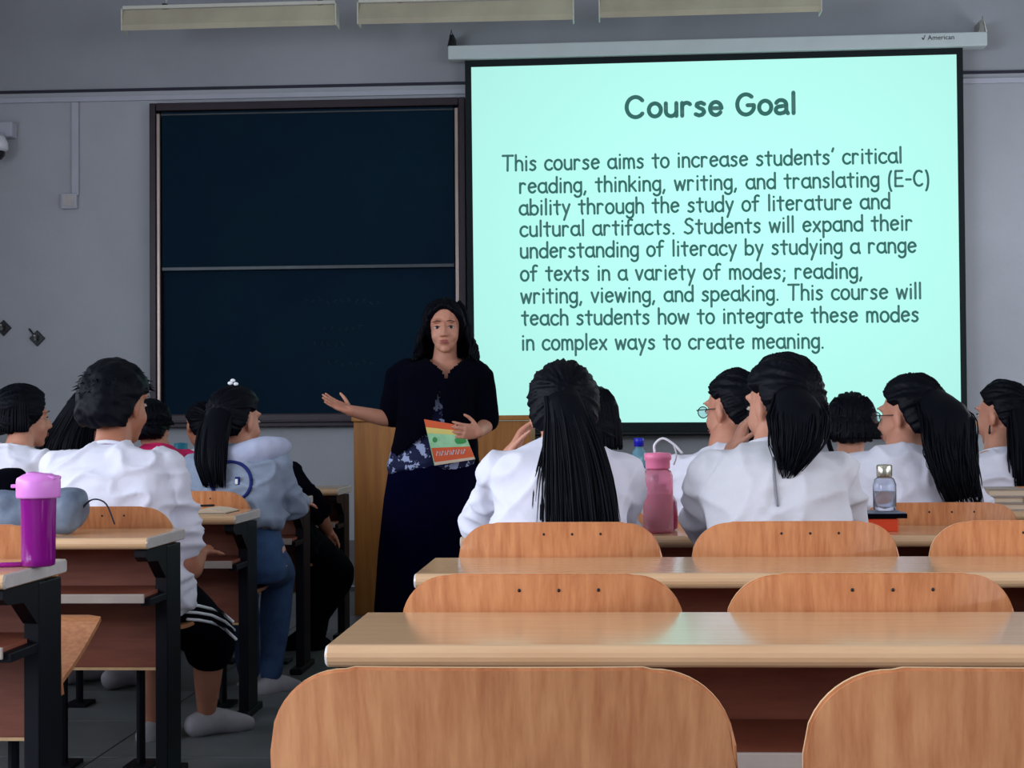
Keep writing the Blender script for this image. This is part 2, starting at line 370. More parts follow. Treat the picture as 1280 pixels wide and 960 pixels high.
# ------------------------------------------------------------------ projection screen
SY = WY-.16
tl = P(589, 84, SY); trr = P(1195.5, 68, SY); bb_ = P(830, 528.5, SY)
cxs = (tl.x+trr.x)/2; Ws = trr.x-tl.x; tilt = math.atan2(trr.z-tl.z, Ws)*.8
t = thing('projection_screen', 'large pull-down projection screen showing the Course Goal slide', 'screen', (cxs, SY, 0))
t.rotation_euler = (0, 0, 0)
zt = (tl.z+trr.z)/2; zb = bb_.z
def sp_(u, v, y=0.0):
    q = P(u, v, SY+y); return Vector((q.x-cxs, y, q.z))
def quad_slab(name, pts, y0, y1, m, parent):
    bm = bmesh.new(); a = [bm.verts.new((p.x, y0, p.z)) for p in pts]; b = [bm.verts.new((p.x, y1, p.z)) for p in pts]
    bm.faces.new(a); bm.faces.new(b[::-1])
    for i in range(4): bm.faces.new((a[i], a[(i+1) % 4], b[(i+1) % 4], b[i]))
    return obj(name, bm, m, parent)
c4 = [sp_(589, 84), sp_(1195.5, 68), sp_(1201.5, 527), sp_(594, 528.5)]
o4 = [sp_(581, 74), sp_(1203.5, 57), sp_(1209.5, 539), sp_(586, 541)]
fab = quad_slab('fabric', o4, .002, .004, 'sborder', t)
quad_slab('projected_picture', c4, 0.0, .001, 'slide', t)
bm = bmesh.new(); a = sp_(584, 543); b = sp_(1211, 541); tube(bm, [(a.x, .0, a.z), (b.x, .0, b.z)], .014, 12); obj('weight_bar', bm, 'blackpl', t, smooth=True)
a = sp_(560, 66, -.03); b = sp_(1234, 48.5, -.03); d = b-a
ca = boxo('case', (0, 0, 0), (d.length, .11, .088), 'case', t, .008, loc=((a.x+b.x)/2, .015, (a.z+b.z)/2)); ca.rotation_euler = (0, -math.atan2(d.z, d.x), 0)
for s, nm in ((-1, 'bracket'), (1, 'bracket')):
    bx_ = s*(d.length/2-.02)
    bm = bmesh.new(); box(bm, (bx_, .068, .08), (.03, .145, .09), .004)
    tube(bm, [(bx_-.02, -.02, .05), (bx_, -.02, .15), (bx_+.025, -.02, .05)], .006, 8)
    obj('bracket', bm, 'metal' if s > 0 else 'blackpl', t, loc=ca.location).rotation_euler = ca.rotation_euler
cu = bpy.data.curves.new('t', 'FONT'); cu.body = '√ American'; cu.size = .042; cu.align_x = 'CENTER'; cu.resolution_u = 3
to = bpy.data.objects.new('t', cu); COL.objects.link(to); dg = bpy.context.evaluated_depsgraph_get(); dg.update()
me = bpy.data.meshes.new_from_object(to.evaluated_get(dg)); bpy.data.objects.remove(to)
me.transform(Matrix.Rotation(pi/2, 4, 'X'))
q = sp_(1172, 49.5, -.03); lo = link('maker_name', me, 'blackpl', ca); lo.location = (q.x-ca.location.x, -.0565, 0.0)
# ---- stroke lettering of the slide
def arc(cx, cy_, rx, ry, a0, a1, n=12):
    return [(cx+rx*math.cos(math.radians(a0+(a1-a0)*i/n)), cy_+ry*math.sin(math.radians(a0+(a1-a0)*i/n))) for i in range(n+1)]
X = 1.0; A = 1.45; D = -.45
G = {  # glyph: (width, strokes) in units of the x-height
 'a': (.92, [arc(.45, .48, .40, .46, 50, 330), [(.80, .98), (.80, .3), (.92, 0)]]),
 'b': (.86, [[(.08, A+.05), (.08, 0)], arc(.43, .45, .38, .45, 145, -150)]),
 'c': (.78, [arc(.45, .48, .40, .48, 45, 320)]),
 'd': (.88, [[(.80, A+.05), (.80, 0)], arc(.43, .45, .38, .45, 35, 330)]),
 'e': (.86, [[(.10, .50), (.78, .60)]+arc(.44, .50, .36, .47, 15, 320)]),
 'f': (.72, [arc(.52, A-.25, .24, .27, 50, 180, 8)+[(.28, 0)], [(.02, .85), (.60, .90)]]),
 'g': (.84, [arc(.42, .50, .36, .46, 50, 330), [(.76, .98), (.76, -.1)]+arc(.42, -.12, .34, .34, 0, -150, 8)]),
 'h': (.84, [[(.10, A+.05), (.10, 0)], [(.10, .55)]+arc(.42, .60, .32, .36, 160, 0, 8)+[(.75, 0)]]),
 'i': (.32, [[(.16, .92), (.16, 0)], [(.16, 1.3), (.16, 1.32)]]),
 'k': (.80, [[(.10, A), (.10, 0)], [(.68, .95), (.12, .42)], [(.30, .55), (.74, 0)]]),
 'l': (.30, [[(.15, A+.05), (.15, 0)]]),
 'm': (1.22, [[(.10, .95), (.10, 0)], [(.10, .6)]+arc(.34, .66, .24, .30, 160, 0, 8)+[(.60, 0)], [(.60, .6)]+arc(.84, .66, .24, .30, 160, 0, 8)+[(1.12, 0)]]),
 'n': (.82, [[(.10, .95), (.10, 0)], [(.10, .55)]+arc(.41, .60, .31, .36, 160, 0, 8)+[(.74, 0)]]),
 'o': (.86, [arc(.43, .48, .38, .48, 90, 450, 18)]),
 'p': (.86, [[(.08, .95), (.08, D-.1)], arc(.43, .48, .37, .46, 140, -140)]),
 'r': (.72, [[(.10, .95), (.10, 0)], [(.10, .55)]+arc(.38, .62, .28, .33, 170, 40, 7)]),
 's': (.74, [[(.62, .82), (.42, .94), (.18, .86), (.14, .70), (.30, .56), (.54, .44), (.62, .24), (.50, .06), (.28, .0), (.08, .10)]]),
 't': (.70, [[(.34, 1.30), (.34, .2), (.40, 0)], [(.04, .92), (.66, .92)]]),
 'u': (.84, [[(.10, .95), (.10, .35)]+arc(.42, .35, .32, .35, 180, 330, 8), [(.74, .95), (.76, 0)]]),
 'v': (.78, [[(.06, .95), (.38, 0), (.72, .95)]]),
 'w': (1.10, [[(.05, .95), (.28, 0), (.54, .85), (.80, 0), (1.04, .95)]]),
 'x': (.80, [[(.08, .92), (.70, 0)], [(.70, .95), (.06, 0)]]),
 'y': (.82, [[(.08, .95), (.40, .12)], [(.74, .95), (.20, D-.1)]]),
 'z': (.8, [[(.08, .92), (.7, .92), (.06, 0), (.74, 0)]]),
 'T': (1.12, [[(.04, A), (1.08, A)], [(.55, A), (.52, 0)]]),
 'S': (1.0, [[(.86, 1.28), (.60, A), (.30, 1.38), (.16, 1.12), (.34, .88), (.66, .72), (.88, .44), (.72, .10), (.40, 0), (.08, .16)]]),
 'E': (.94, [[(.82, A), (.14, A), (.12, 0), (.84, 0)], [(.14, .76), (.74, .78)]]),
 'C': (1.0, [arc(.58, .72, .48, .72, 55, 310, 14)]),
 'G': (1.25, [arc(.62, .72, .54, .74, 48, 335, 16)+[(1.12, .66), (.72, .66)]]),
 '(': (.5, [arc(.52, .5, .36, 1.05, 115, 245, 10)]),
 ')': (.5, [arc(-.04, .5, .36, 1.05, 65, -65, 10)]),
 '-': (.6, [[(.08, .62), (.52, .62)]]),
 ',': (.38, [[(.2, .06), (.08, -.26)]]), '.': (.36, [[(.14, .02), (.14, .04)]]),
 ';': (.4, [[(.2, .06), (.08, -.26)], [(.2, .72), (.2, .74)]]),
 "'": (.3, [[(.2, 1.5), (.1, 1.2)]]), ' ': (.52, [])}
GT = dict(G)   # heading alphabet: rounded bold, closed shapes
GT['a'] = (.9, [arc(.42, .66, .32, .32, 160, 0, 8)+[(.74, .2), (.84, 0)], [(.74, .58), (.40, .52)]+arc(.34, .26, .26, .26, 95, 270, 7)+[(.60, .06), (.74, .24)]])
GT['u'] = (.9, [[(.12, .95), (.12, .35)]+arc(.44, .33, .32, .33, 180, 350, 8), [(.78, .95), (.78, 0)]])
GT['e'] = (.92, [[(.10, .50), (.82, .50)]+arc(.46, .48, .36, .48, 8, 325)])
GT['C'] = (1.32, [arc(.68, .72, .56, .74, 40, 320, 18)])
def text_line(s, u0, v0, u1, v1, xh, wd, table=G, slant=0):
    a = sp_(u0, v0); b = sp_(u1, v1)
    tot = sum(table[c][0]+.14 for c in s)-.14
    ex = (b-a); L = ex.length; kx = L/tot; ex.normalize(); ez = Vector((0, 0, 1))
    kz = xh; r = wd/2; x = 0; bm = bmesh.new()
    for c in s+' ':
        if c == ' ':
            obj('slide_word', bm, 'text', t); bm = bmesh.new()
        wdt, st = table[c]
        for pl in st:
            q = [a+ex*((x+px_)*kx)+ez*(pz*kz) for px_, pz in pl]
            for p in q:
                cv = [bm.verts.new((p.x+r*math.cos(2*pi*i/8), -.0015, p.z+r*math.sin(2*pi*i/8))) for i in range(8)]; bm.faces.new(cv)
            for p, p2 in zip(q, q[1:]):
                dd = p2-p
                if dd.length < 1e-5: continue
                nn = Vector((-dd.z, 0, dd.x)).normalized()*r
                bm.faces.new([bm.verts.new((k.x, -.0015, k.z)) for k in (p+nn, p-nn, p2-nn, p2+nn)])
        x += wdt+.14
mpx = SY/F
text_line('Course Goal', 781, 146.6, 995, 141.5, 17.2*mpx, 5.2*mpx, GT)
LN = [("This course aims to increase students' critical", 628, 213.6, 1127.6, 203.3),
 ("reading, thinking, writing, and translating (E-C)", 649, 241.5, 1162.6, 232),
 ("ability through the study of literature and", 649, 268.8, 1112.6, 260.5),
 ("cultural artifacts. Students will expand their", 650, 295.6, 1141, 287.4),
 ("understanding of literacy by studying a range", 650, 322.5, 1145.6, 315.5),
 ("of texts in a variety of modes; reading,", 650.6, 351, 1079, 347.5),
 ("writing, viewing, and speaking. This course will", 651, 379, 1152, 373),
 ("teach students how to integrate these modes", 652, 406.5, 1148.7, 401.8),
 ("in complex ways to create meaning.", 652, 437.4, 1031, 435)]
for s, a0, b0, a1, b1 in LN:
    text_line(s, a0, b0, a1, b1, 13.0*mpx, 2.9*mpx)
# ------------------------------------------------------------------ podium
a = P(443, 700, 8.5); b = P(664, 700, 8.5); top = P(560, 519.5, 8.5).z
wp = b.x-a.x
t = thing('podium', 'tall plain brown wooden podium behind the standing teacher', 'podium', ((a.x+b.x)/2, 8.5, 0))
boxo('front_panel', (-wp/2+.29, .012, (top-.03)/2), (.58, .024, top-.03), 'podium', t, .002)
boxo('front_panel', (.29+.0035, .012, (top-.03)/2), (wp-.587, .024, top-.03), 'podium', t, .002)
for s in (-1, 1): boxo('side_panel', (s*(wp/2-.012), .315, (top-.03)/2), (.024, .578, top-.032), 'podium', t, .002)
boxo('top_board', (0, .30, top-.015), (wp+.02, .64, .028), 'podium', t, .005)
boxo('plinth', (0, .30, .04), (wp-.06, .55, .078), 'steel', t)
# ------------------------------------------------------------------ desks and chairs
R = 1.037; Z1 = 1.562; DH = .73; DD = .39; PW = .541; CW = .474; XRL = -.398; XLR = -1.259
def Z(n): return Z1 + R*(n-1)
def desk(n, xa, xb, label, grp, back=None):
    yb = Z(n+1) if back is None else back; L = xb-xa; cx = (xa+xb)/2
    t = thing('lecture_desk', label, 'desk', (cx, yb, 0), 0, grp)
    th = .032; prof = []
    for i in range(9):
        an = pi/2+pi*i/8; prof.append((-DD+th/2*1.0+th/2*math.cos(an)*1.0, DH-th/2+th/2*math.sin(an)))
    prof = [(-.004, DH-th), (0, DH-th+.004), (0, DH-.003), (-.003, DH)] + prof
    bm = bmesh.new()
    xs = [-L/2, -L/2+.004, L/2-.004, L/2]
    rings = []
    for i, x in enumerate(xs):
        k = .003 if i in (0, 3) else 0
        rings.append([Vector((x, y + (k if y < -DD/2 else -k), z + (-k if z > DH-th/2 else k))) for y, z in prof])
    loft(bm, rings); bm.normal_update()
    for f in bm.faces:
        if abs(f.normal.x) > .6: f.material_index = 1
    obj('desktop', bm, ['desktop', 'deskend'], t)
    pz0, pz1 = .32, DH-th-.002
    boxo('front_panel', (0, -.022, (pz0+pz1)/2), (L-.10, .016, pz1-pz0), 'panel', t, .002)
    boxo('panel_edge', (0, -.022, pz0-.004), (L-.10, .018, .008), 'chairedge', t)
    bm = bmesh.new(); box(bm, (0, -.18, .556), (L-.08, .27, .018), .002); obj('shelf', bm, 'panel', t)
    boxo('shelf_edge', (0, -.319, .556), (L-.06, .008, .026), 'shelf', t, .002)
    ends = [-L/2+.03, L/2-.03] + ([0] if L > 2.2 else [])
    for x in ends:
        bm = bmesh.new(); box(bm, (x, -.078, .345), (.036, .145, .69), .003)
        lg = obj('leg', bm, 'steel', t)
        bm = bmesh.new(); vs = []
        for sx in (-.016, .016):
            vs.append([Vector((x+sx, y, z)) for y, z in ((-.11, .694), (-.36, .694), (-.36, .675), (-.33, .66), (-.24, .655), (-.16, .60), (-.11, .60))])
        loft(bm, vs); obj('bracket', bm, 'steel', lg)
        bm = bmesh.new(); box(bm, (x, -.20, .545), (.03, .22, .02), .002); obj('shelf_support', bm, 'steel', lg)
        bm = bmesh.new(); box(bm, (x, -.10, .012), (.05, .30, .024), .004); obj('foot', bm, 'steel', lg)
    return t
for n in range(1, 7):
    wh = ['nearest', 'second', 'third', 'fourth', 'fifth', 'sixth', 'seventh'][n]
    if n == 0: lb = 'bare desk behind the two nearest chairs, only a sliver showing between them'
    else: lb = ['', 'long beech desk right of the aisle, right behind the two nearest chair backs', 'long beech desk right of the aisle, second from the camera', 'long desk right of the aisle with the pink bottle on it', 'long desk right of the aisle with the stacked pale books', 'long desk right of the aisle in front of the bob-haired girl', 'long front-row desk right of the aisle, furthest from the camera'][n]
    desk(n, XRL, XRL+5*PW+.07, lb, 'long desks right of the aisle', 1.456 if n == 0 else None)
LLB = {2: 'desk at the bottom left corner with the purple bottle on it', 3: 'desk left of the aisle directly behind the boy in the white tee', 4: 'desk left of the aisle with an open notebook, behind the girl in the hoodie',
       5: 'dark desk left of the aisle just in front of the girl in the hoodie', 6: 'front-row desk left of the aisle nearest the blackboard', 1: 'desk left of the aisle beside the nearest right-hand desk, out of frame'}
for n in range(2, 7):
    desk(n, XLR-4*PW-.07, XLR, LLB[n], 'desks left of the aisle')
# chairs
def backrest_bm(hi, lo=.40):
    bm = bmesh.new(); r = .085; nx = 48; nz = 10; tk = .012; w = CW/2
    xs = []
    for i in range(nx+1):
        s = -1+2*i/nx; xs.append(w*math.sin(s*pi/2)*.5+w*s*.5)
    def surf(x, z, off):
        return Vector((x, (DH-z)*.13+.040*(x/w)**2+off, z))
    def top(x):
        e = abs(x)-(w-r)
        return hi - .004*(x/w)**2 if e <= 0 else hi-.004-r*1.05+1.05*math.sqrt(max(0, r*r-e*e))
    F_, B_ = [], []
    for x in xs:
        tz = top(x)
        zz = [lo+(tz-lo)*j/nz for j in range(nz+1)]
        F_.append([bm.verts.new(surf(x, z, 0)) for z in zz]); B_.append([bm.verts.new(surf(x, z, tk)) for z in zz])
    for i in range(nx):
        for j in range(nz):
            bm.faces.new((F_[i][j], F_[i+1][j], F_[i+1][j+1], F_[i][j+1])); bm.faces.new((B_[i][j], B_[i][j+1], B_[i+1][j+1], B_[i+1][j]))
        for j in (0, nz): bm.faces.new((F_[i][j], F_[i+1][j], B_[i+1][j], B_[i][j])).material_index = 1
    for i in (0, nx):
        for j in range(nz): bm.faces.new((F_[i][j], F_[i][j+1], B_[i][j+1], B_[i][j])).material_index = 1
    bm.normal_update()
    es = [e for e in bm.edges if len(e.link_faces) == 2 and e.link_faces[0].material_index != e.link_faces[1].material_index]
    bmesh.ops.bevel(bm, geom=es, offset=.0028, segments=2, affect='EDGES')
    return bm
def seat_bm(fold):
    bm = bmesh.new(); rings = []
    for i in range(11):
        s = i/10; y = .40*s; z = .012*math.sin(s*pi)*-1 - (.03*max(0, s-.75)**2*16)
        hw = CW/2*(1-.03*s)-(.05*(max(0, s-.85)/.15)**2)
        rings.append([Vector((-hw, y, z)), Vector((hw, y, z)), Vector((hw, y, z-.012)), Vector((-hw, y, z-.012))])
    loft(bm, rings)
    bmesh.ops.transform(bm, matrix=Matrix.Translation((0, .075, .43)) @ Matrix.Rotation(fold, 4, 'X'), verts=bm.verts[:])
    return bm
protos = {}
def chair(x, n, label, grp, used):
    key = (n if n in (1, 2, 3) else 0, used)
    if key not in protos:
        hi = {1: .801, 2: .7935, 3: .811, 0: .797}[key[0]]
        t = thing('lecture_chair', label, 'chair', (x, Z(n)+.003, 0), 0, grp)
        obj('backrest', backrest_bm(hi), ['chairwood', 'chairedge'], t, smooth=False)
        if n > 1:
            for sx in (-.035, .03, .095):
                bm = bmesh.new(); ell(bm, (sx, (DH-(hi-.028))*.13+.04*(sx/(CW/2))**2-.0005, hi-.028), (.0030, .0012, .0030), None, 10); obj('screw', bm, 'blackpl', t, smooth=True)
        st = obj('seat', seat_bm(0 if used else .36), 'chairwood', t)
        bm = bmesh.new()
        for s in (-1, 1):
            tube(bm, [(s*.12, .115, .41), (s*.12, .085, .30), (s*.12, .085, .0)], .014, 8, round_ends=False)
        box(bm, (0, .085, .40), (.36, .03, .03), .003)
        for s in (-1, 1): box(bm, (s*.12, .09, .006), (.08, .12, .012))
        obj('support_frame', bm, 'steel', t)
        protos[key] = t
    else:
        t = copy_tree(protos[key]); t.location = (x, Z(n)+.003, 0); tag(t, label, 'chair', grp)
    return t
RC = {(1, 0): 'bare plywood chair back, nearest and largest, left of the two at the bottom edge', (1, 1): 'bare plywood chair back cut off by the lower right corner',
 (2, 0): 'empty chair back between the two nearest long desks, left one, behind the nearest chair', (2, 1): 'empty wide chair back between the two nearest long desks, right one',
 (3, 0): 'chair back right behind the long-haired ponytail girl', (3, 1): 'chair back right behind the girl with the zipped white top', (3, 2): 'empty yellowish chair back at the right edge below the thin-glasses girl'}
for n in range(1, 7):
    for k in range(5):
        x = XRL+.052+CW/2+PW*k
        u = 640+F*(x/Z(n)+.0589)
        if u-CW/2*F/Z(n) > 1290: continue
        lb = RC.get((n, k), {4: 'dark reddish chair back in the fourth row right of the aisle', 5: 'chair back in the fifth row right of the aisle', 6: 'front-row chair back right of the aisle'}.get(n, 'bare chair back'))
        if (n, k) not in RC: lb += ', ' + ['at the aisle', 'second from the aisle', 'third from the aisle', 'fourth from the aisle', 'fifth from the aisle'][k]
        used = (n, k) in ((3, 0), (3, 1), (4, 0), (4, 1), (4, 2), (5, 2), (5, 3), (5, 1))
        chair(x, n, lb, 'plywood chairs right of the aisle', used)
for n in range(3, 7):
    for k in range(4):
        x = XLR-.045-CW/2-PW*k
        u = 640+F*((x+CW/2)/Z(n)+.0589)
        if u < -20: continue
        lb = {(3, 0): 'folded plywood chair behind the purple bottle at the left edge', (4, 0): 'plywood chair the boy in the white tee sits on', (5, 0): 'plywood chair the girl in the hoodie sits on'}.get((n, k),
              'plywood chair left of the aisle in the %s row, %s from the aisle' % ({3: 'nearest', 4: 'boy\'s', 5: 'hoodie girl\'s', 6: 'front'}[n], ['first', 'second', 'third', 'fourth'][k]))
        chair(x, n, lb, 'plywood chairs left of the aisle', (n, k) in ((4, 0), (5, 0), (5, 1), (5, 2), (6, 0), (6, 1), (4, 1)))
# ------------------------------------------------------------------ people
def ssm(x):
    x = max(0., min(1., x)); return x*x*(3-2*x)
def head_parts(bm, HM, hs):
    S = HM @ Matrix.Scale(hs, 4)
    for c, r in (((0, -.015, .03), (.074, .093, .088)), ((0, .028, -.018), (.062, .060, .085)), ((0, .034, -.066), (.046, .046, .042)), ((0, .060, -.094), (.021, .022, .017)),
                 ((.033, .053, -.034), (.025, .025, .028)), ((-.033, .053, -.034), (.025, .025, .028)), ((0, .080, -.060), (.025, .012, .014)),
                 ((.030, .074, .030), (.024, .014, .009)), ((-.030, .074, .030), (.024, .014, .009)), ((0, .104, -.030), (.0115, .012, .010)), ((.012, .095, -.033), (.009, .010, .008)), ((-.012, .095, -.033), (.009, .010, .008))):
        ell(bm, c, r, S, 18)
    tube(bm, [S @ Vector(p) for p in ((0, .082, .022), (0, .091, 0), (0, .101, -.026))], [.008*hs, .009*hs, .011*hs], 10)
    for s in (-1, 1):
        em = S @ Matrix.Translation((s*.077, -.008, -.004)) @ Matrix.Rotation(s*.35, 4, 'Z') @ Matrix.Rotation(-.2, 4, 'X')
        ell(bm, (0, 0, 0), (.010, .021, .033), em, 14); ell(bm, (-s*.003, .006, -.022), (.010, .011, .014), em, 10)
def face_bits(root, HM, hs, loc, full=True):
    S = Matrix.Translation(-loc) @ HM @ Matrix.Scale(hs, 4)
    for s in (-1, 1):
        bm = bmesh.new(); ell(bm, (s*.031, .0755, .002), (.0150, .0080, .0056), S, 14); e = obj('eye', bm, 'eyewhite', root, smooth=True)
        bm = bmesh.new(); ell(bm, (s*.031-.001, .0820, .002), (.0072, .0030, .0056), S, 12); obj('iris', bm, 'iris', e, smooth=True)
        bm = bmesh.new(); tube(bm, [S @ Vector(p) for p in ((s*.0145, .0805, .004), (s*.031, .0855, .0085), (s*.047, .074, .003))], [.0014*hs, .0026*hs, .0014*hs], 6); obj('eyelid', bm, 'brow', e, smooth=True)
        bm = bmesh.new(); tube(bm, [S @ Vector(p) for p in ((s*.014, .0925, .029), (s*.030, .0915, .0315), (s*.050, .079, .027))], [.0020*hs, .0024*hs, .0010*hs], 6); obj('eyebrow', bm, 'brow', root, smooth=True)
    bm = bmesh.new(); ell(bm, (0, .0895, -.0570), (.022, .0050, .0040), S, 14); ell(bm, (0, .0890, -.0640), (.018, .0050, .0050), S, 14); obj('lips', bm, 'lips', root, smooth=True)
def hair_cap(root, HM, hs, loc, style='tied', th=.013, groove=.008, mat_='hair', tie=(0, -1, .1), seed=0, vol=(1, 1, 1)):
    # closed cap: lies over the skull inside the hairline and dips under the skin outside it
    S = Matrix.Translation(-loc) @ HM @ Matrix.Scale(hs, 4)
    c = Vector((0, -.015, .03)); r0 = Vector((.074, .093, .088)); na, ne = 128, 72
    key = {'tied': ([0, 30, 55, 75, 90, 104, 120, 180], [.60, .56, .36, .05, .12, -.45, -.84, -.92]),
           'short': ([0, 30, 55, 70, 84, 98, 112, 180], [.34, .34, .22, -.02, -.05, -.35, -.86, -.93]),
           'parted': ([0, 14, 35, 55, 74, 95, 180], [.62, .60, .42, .08, -.60, -.92, -.95]),
           'long': ([0, 25, 45, 65, 85, 110, 180], [.52, .46, .10, -.55, -.8, -.9, -.95])}[style]
    T = Vector(tie).normalized(); tu, tv = frame_of(T); bm = bmesh.new(); grid = []
    for j in range(ne+1):
        el = -pi/2+pi*j/ne; row = []
        for i in range(na):
            az = 2*pi*i/na
            d = Vector((math.sin(az)*math.cos(el), math.cos(az)*math.cos(el), math.sin(el)))
            a = abs(math.degrees(az)); a = min(a, 360-a)
            thr = float(np.interp(a, *key)) + .03*noise.noise(Vector((az*6, seed, 0)))
            tt = ssm((d.z-thr)/.16+.3)
            base = Vector((d.x*r0.x, d.y*r0.y, d.z*r0.z))
            ph = math.atan2(d.dot(tu), d.dot(tv))
            g = noise.noise(Vector((math.cos(ph)*7, math.sin(ph)*7, d.dot(T)*1.2+seed)))*groove + noise.noise(Vector((math.cos(ph)*22, math.sin(ph)*22, d.dot(T)*2+seed)))*groove*.5 + noise.noise(Vector((math.cos(ph)*50, math.sin(ph)*50, d.dot(T)*3+seed)))*groove*.35
            if style == 'short': g = g*.5 + noise.noise(d*4+Vector((seed, 0, 0)))*.006
            e = th+g
            k = 1+e/base.length
            out = Vector((base.x*(1+(k*vol[0]-1)), base.y*(1+(k*vol[1]-1)), base.z*(1+(k*vol[2]-1))))
            wd_ = 1+(.55 if style in ('tied', 'short') else .8)*max(0, -d.z)**1.4*ssm((a-85)/40)
            out = Vector((out.x*wd_, out.y*wd_, out.z))
            row.append(bm.verts.new(S @ (c + base*.86*(1-tt) + out*tt)))
        grid.append(row)
    for j in range(ne):
        for i in range(na):
            q = [grid[j][i], grid[j][(i+1) % na], grid[j+1][(i+1) % na], grid[j+1][i]]
            bm.faces.new(q)
    bmesh.ops.remove_doubles(bm, verts=bm.verts[:], dist=1e-5)
    return bm
def strands(bm, paths, wd, nseg=10, sides=4, tip=.25):
    # every strand a tapered, slightly flat tube
    for pts in paths:
        n = len(pts); w0 = wd*random.uniform(.7, 1.3)
        tube(bm, pts, [w0*(1 if i < n*.6 else 1-(1-tip)*(i-n*.6)/(n*.4)) for i in range(n)], sides, round_ends=False)
def spline(pts, n):
    pts = [Vector(p) for p in pts]; q = [pts[0]*2-pts[1]]+pts+[pts[-1]*2-pts[-2]]; out = []
    m = len(pts)-1
    for k in range(n+1):
        t = k/n*m; i = min(int(t), m-1); t -= i; p0, p1, p2, p3 = q[i:i+4]
        out.append(.5*((2*p1)+(p2-p0)*t+(2*p0-5*p1+4*p2-p3)*t*t+(3*p1-p0-3*p2+p3)*t**3))
    return out
def tail(root, loc, pts, wx, wy, count=110, wd=.0035, ragged=.06, wave=0, seed=1, core=True):
    # a hanging tail of hair: many strands around a core, along a path given in world space
    rnd = random.Random(seed); N = 14; sp = [p-loc for p in spline(pts, N)]; bm = bmesh.new()
    f = lambda a, t: float(np.interp(t, np.linspace(0, 1, len(a)), a))
    if core:
        rings = []
        for i in range(N+1):
            t = i/N
            if t > .93: break
            d = (sp[min(i+1, N)]-sp[max(i-1, 0)]).normalized(); u = Vector((1, 0, 0)); u = (u-d*u.dot(d)).normalized(); v = d.cross(u)
            k = .9*(1 if t < .75 else 1-(t-.75)*1.6)
            rings.append(ring(sp[i], u, v, f(wx, t)*k, f(wy, t)*k, 16))
        loft(bm, rings)
    count = int(count*1.7); wd *= .68
    for _ in range(count):
        a = rnd.uniform(0, 2*pi); rr = rnd.uniform(.75, 1.05) if rnd.random() < .8 else rnd.uniform(1.05, 1.2); cut = 1-rnd.random()**2*ragged*2; ph = rnd.uniform(0, 6); tw = rnd.uniform(-.3, .3)
        pl = []
        for i in range(N+1):
            t = i/N*cut; x = t*N; k = min(int(x), N-1); c = sp[k].lerp(sp[k+1], x-k); aa = a+tw*t
            s2 = rr*(.8+.2*t)
            pl.append(c+Vector((math.cos(aa)*f(wx, t)*s2+wave*math.sin(t*13+ph), math.sin(aa)*f(wy, t)*s2+wave*math.cos(t*11+ph), 0)))
        strands(bm, [pl], wd, tip=.2)
    return obj('ponytail', bm, 'hair', root, smooth=True)
def curtain(root, HM, hs, loc, az0, az1, length, n=150, flare=.01, wave=.0, seed=2, wd=.006, el0=.25, lift=.016, name='loose_hair', pull=(0, 0, 0), ragged=.05):
    rnd = random.Random(seed); S = HM @ Matrix.Scale(hs, 4); bm = bmesh.new(); c = Vector((0, -.015, .03)); r0 = Vector((.074, .093, .088))
    pull = Vector(pull)
    for q in range(n):
        az = math.radians(az0+(az1-az0)*(q+rnd.random())/n); L = length*(1-rnd.random()**2*ragged*2); pl = []; ph = rnd.uniform(0, 6) if wave < .004 else math.degrees(az)*.09+rnd.uniform(-.7, .7); lf = lift*rnd.uniform(.5, 1.1)
        d0 = Vector((math.sin(az), math.cos(az), 0))
        for i in range(4):
            el = .9-i*(.9+.05)/3
            b = Vector((d0.x*math.cos(el)*r0.x, d0.y*math.cos(el)*r0.y, math.sin(el)*r0.z)); b *= 1+lf/b.length*1.0
            pl.append(S @ (c+b))
        last = pl[-1]; out = (HM.to_3x3() @ d0); out.z = 0
        for i in range(1, 11):
            t = i/10
            pl.append(last+Vector((0, 0, -L*t))+out*(flare*t+.004)+pull*t+Vector((math.cos(az), math.sin(az), 0))*wave*math.sin(t*9+ph)*min(1, t*2)+out*wave*math.sin(t*11+ph*1.3)*min(1, t*2))
        strands(bm, [[p-loc for p in pl]], wd, tip=.35)
    return obj(name, bm, 'hair', root, smooth=True)
def hand(bm, wr, dr, nrm, curl, side, sc=1.0, spread=.12):
    # palm and five separate fingers; dr points along the hand, nrm out of the palm, side +1: thumb on +across
    dr = dr.normalized(); nrm = (nrm-dr*nrm.dot(dr)).normalized(); ac = dr.cross(nrm).normalized()*side
    W = [(0, .024, .018), (.03, .034, .016), (.065, .041, .014), (.088, .040, .012)]
    loft(bm, [ring(wr+dr*a*sc, ac, nrm, b*sc, c*sc, 14, 2.6) for a, b, c in W])
    for k, (o, ln, r) in enumerate(((.030, .072, .0085), (.010, .080, .009), (-.011, .074, .0085), (-.031, .058, .0075))):
        p = wr+dr*.082*sc+ac*o*sc; d = (dr+ac*(spread*(1.2-k)*.5)).normalized(); pts = [p-dr*.012*sc, p]
        for j, fr in enumerate((.45, .31, .24)):
            an = curl*(.7+.35*j)
            d = (d*math.cos(an)+nrm*math.sin(an)).normalized(); pts.append(pts[-1]+d*ln*fr*sc)
        tube(bm, pts, [r*sc, r*sc, r*.95*sc, r*.88*sc, r*.75*sc], 10)
    p = wr+dr*.022*sc+ac*.026*sc; d = (dr*.62+ac*.75+nrm*.25).normalized(); pts = [p-ac*.01*sc, p]
    for fr in (.034, .030, .024):
        pts.append(pts[-1]+d*fr*sc); d = (d+dr*.25+nrm*curl*.3-ac*.12).normalized()
    tube(bm, pts, [.013*sc, .013*sc, .0105*sc, .0095*sc, .0075*sc], 10)
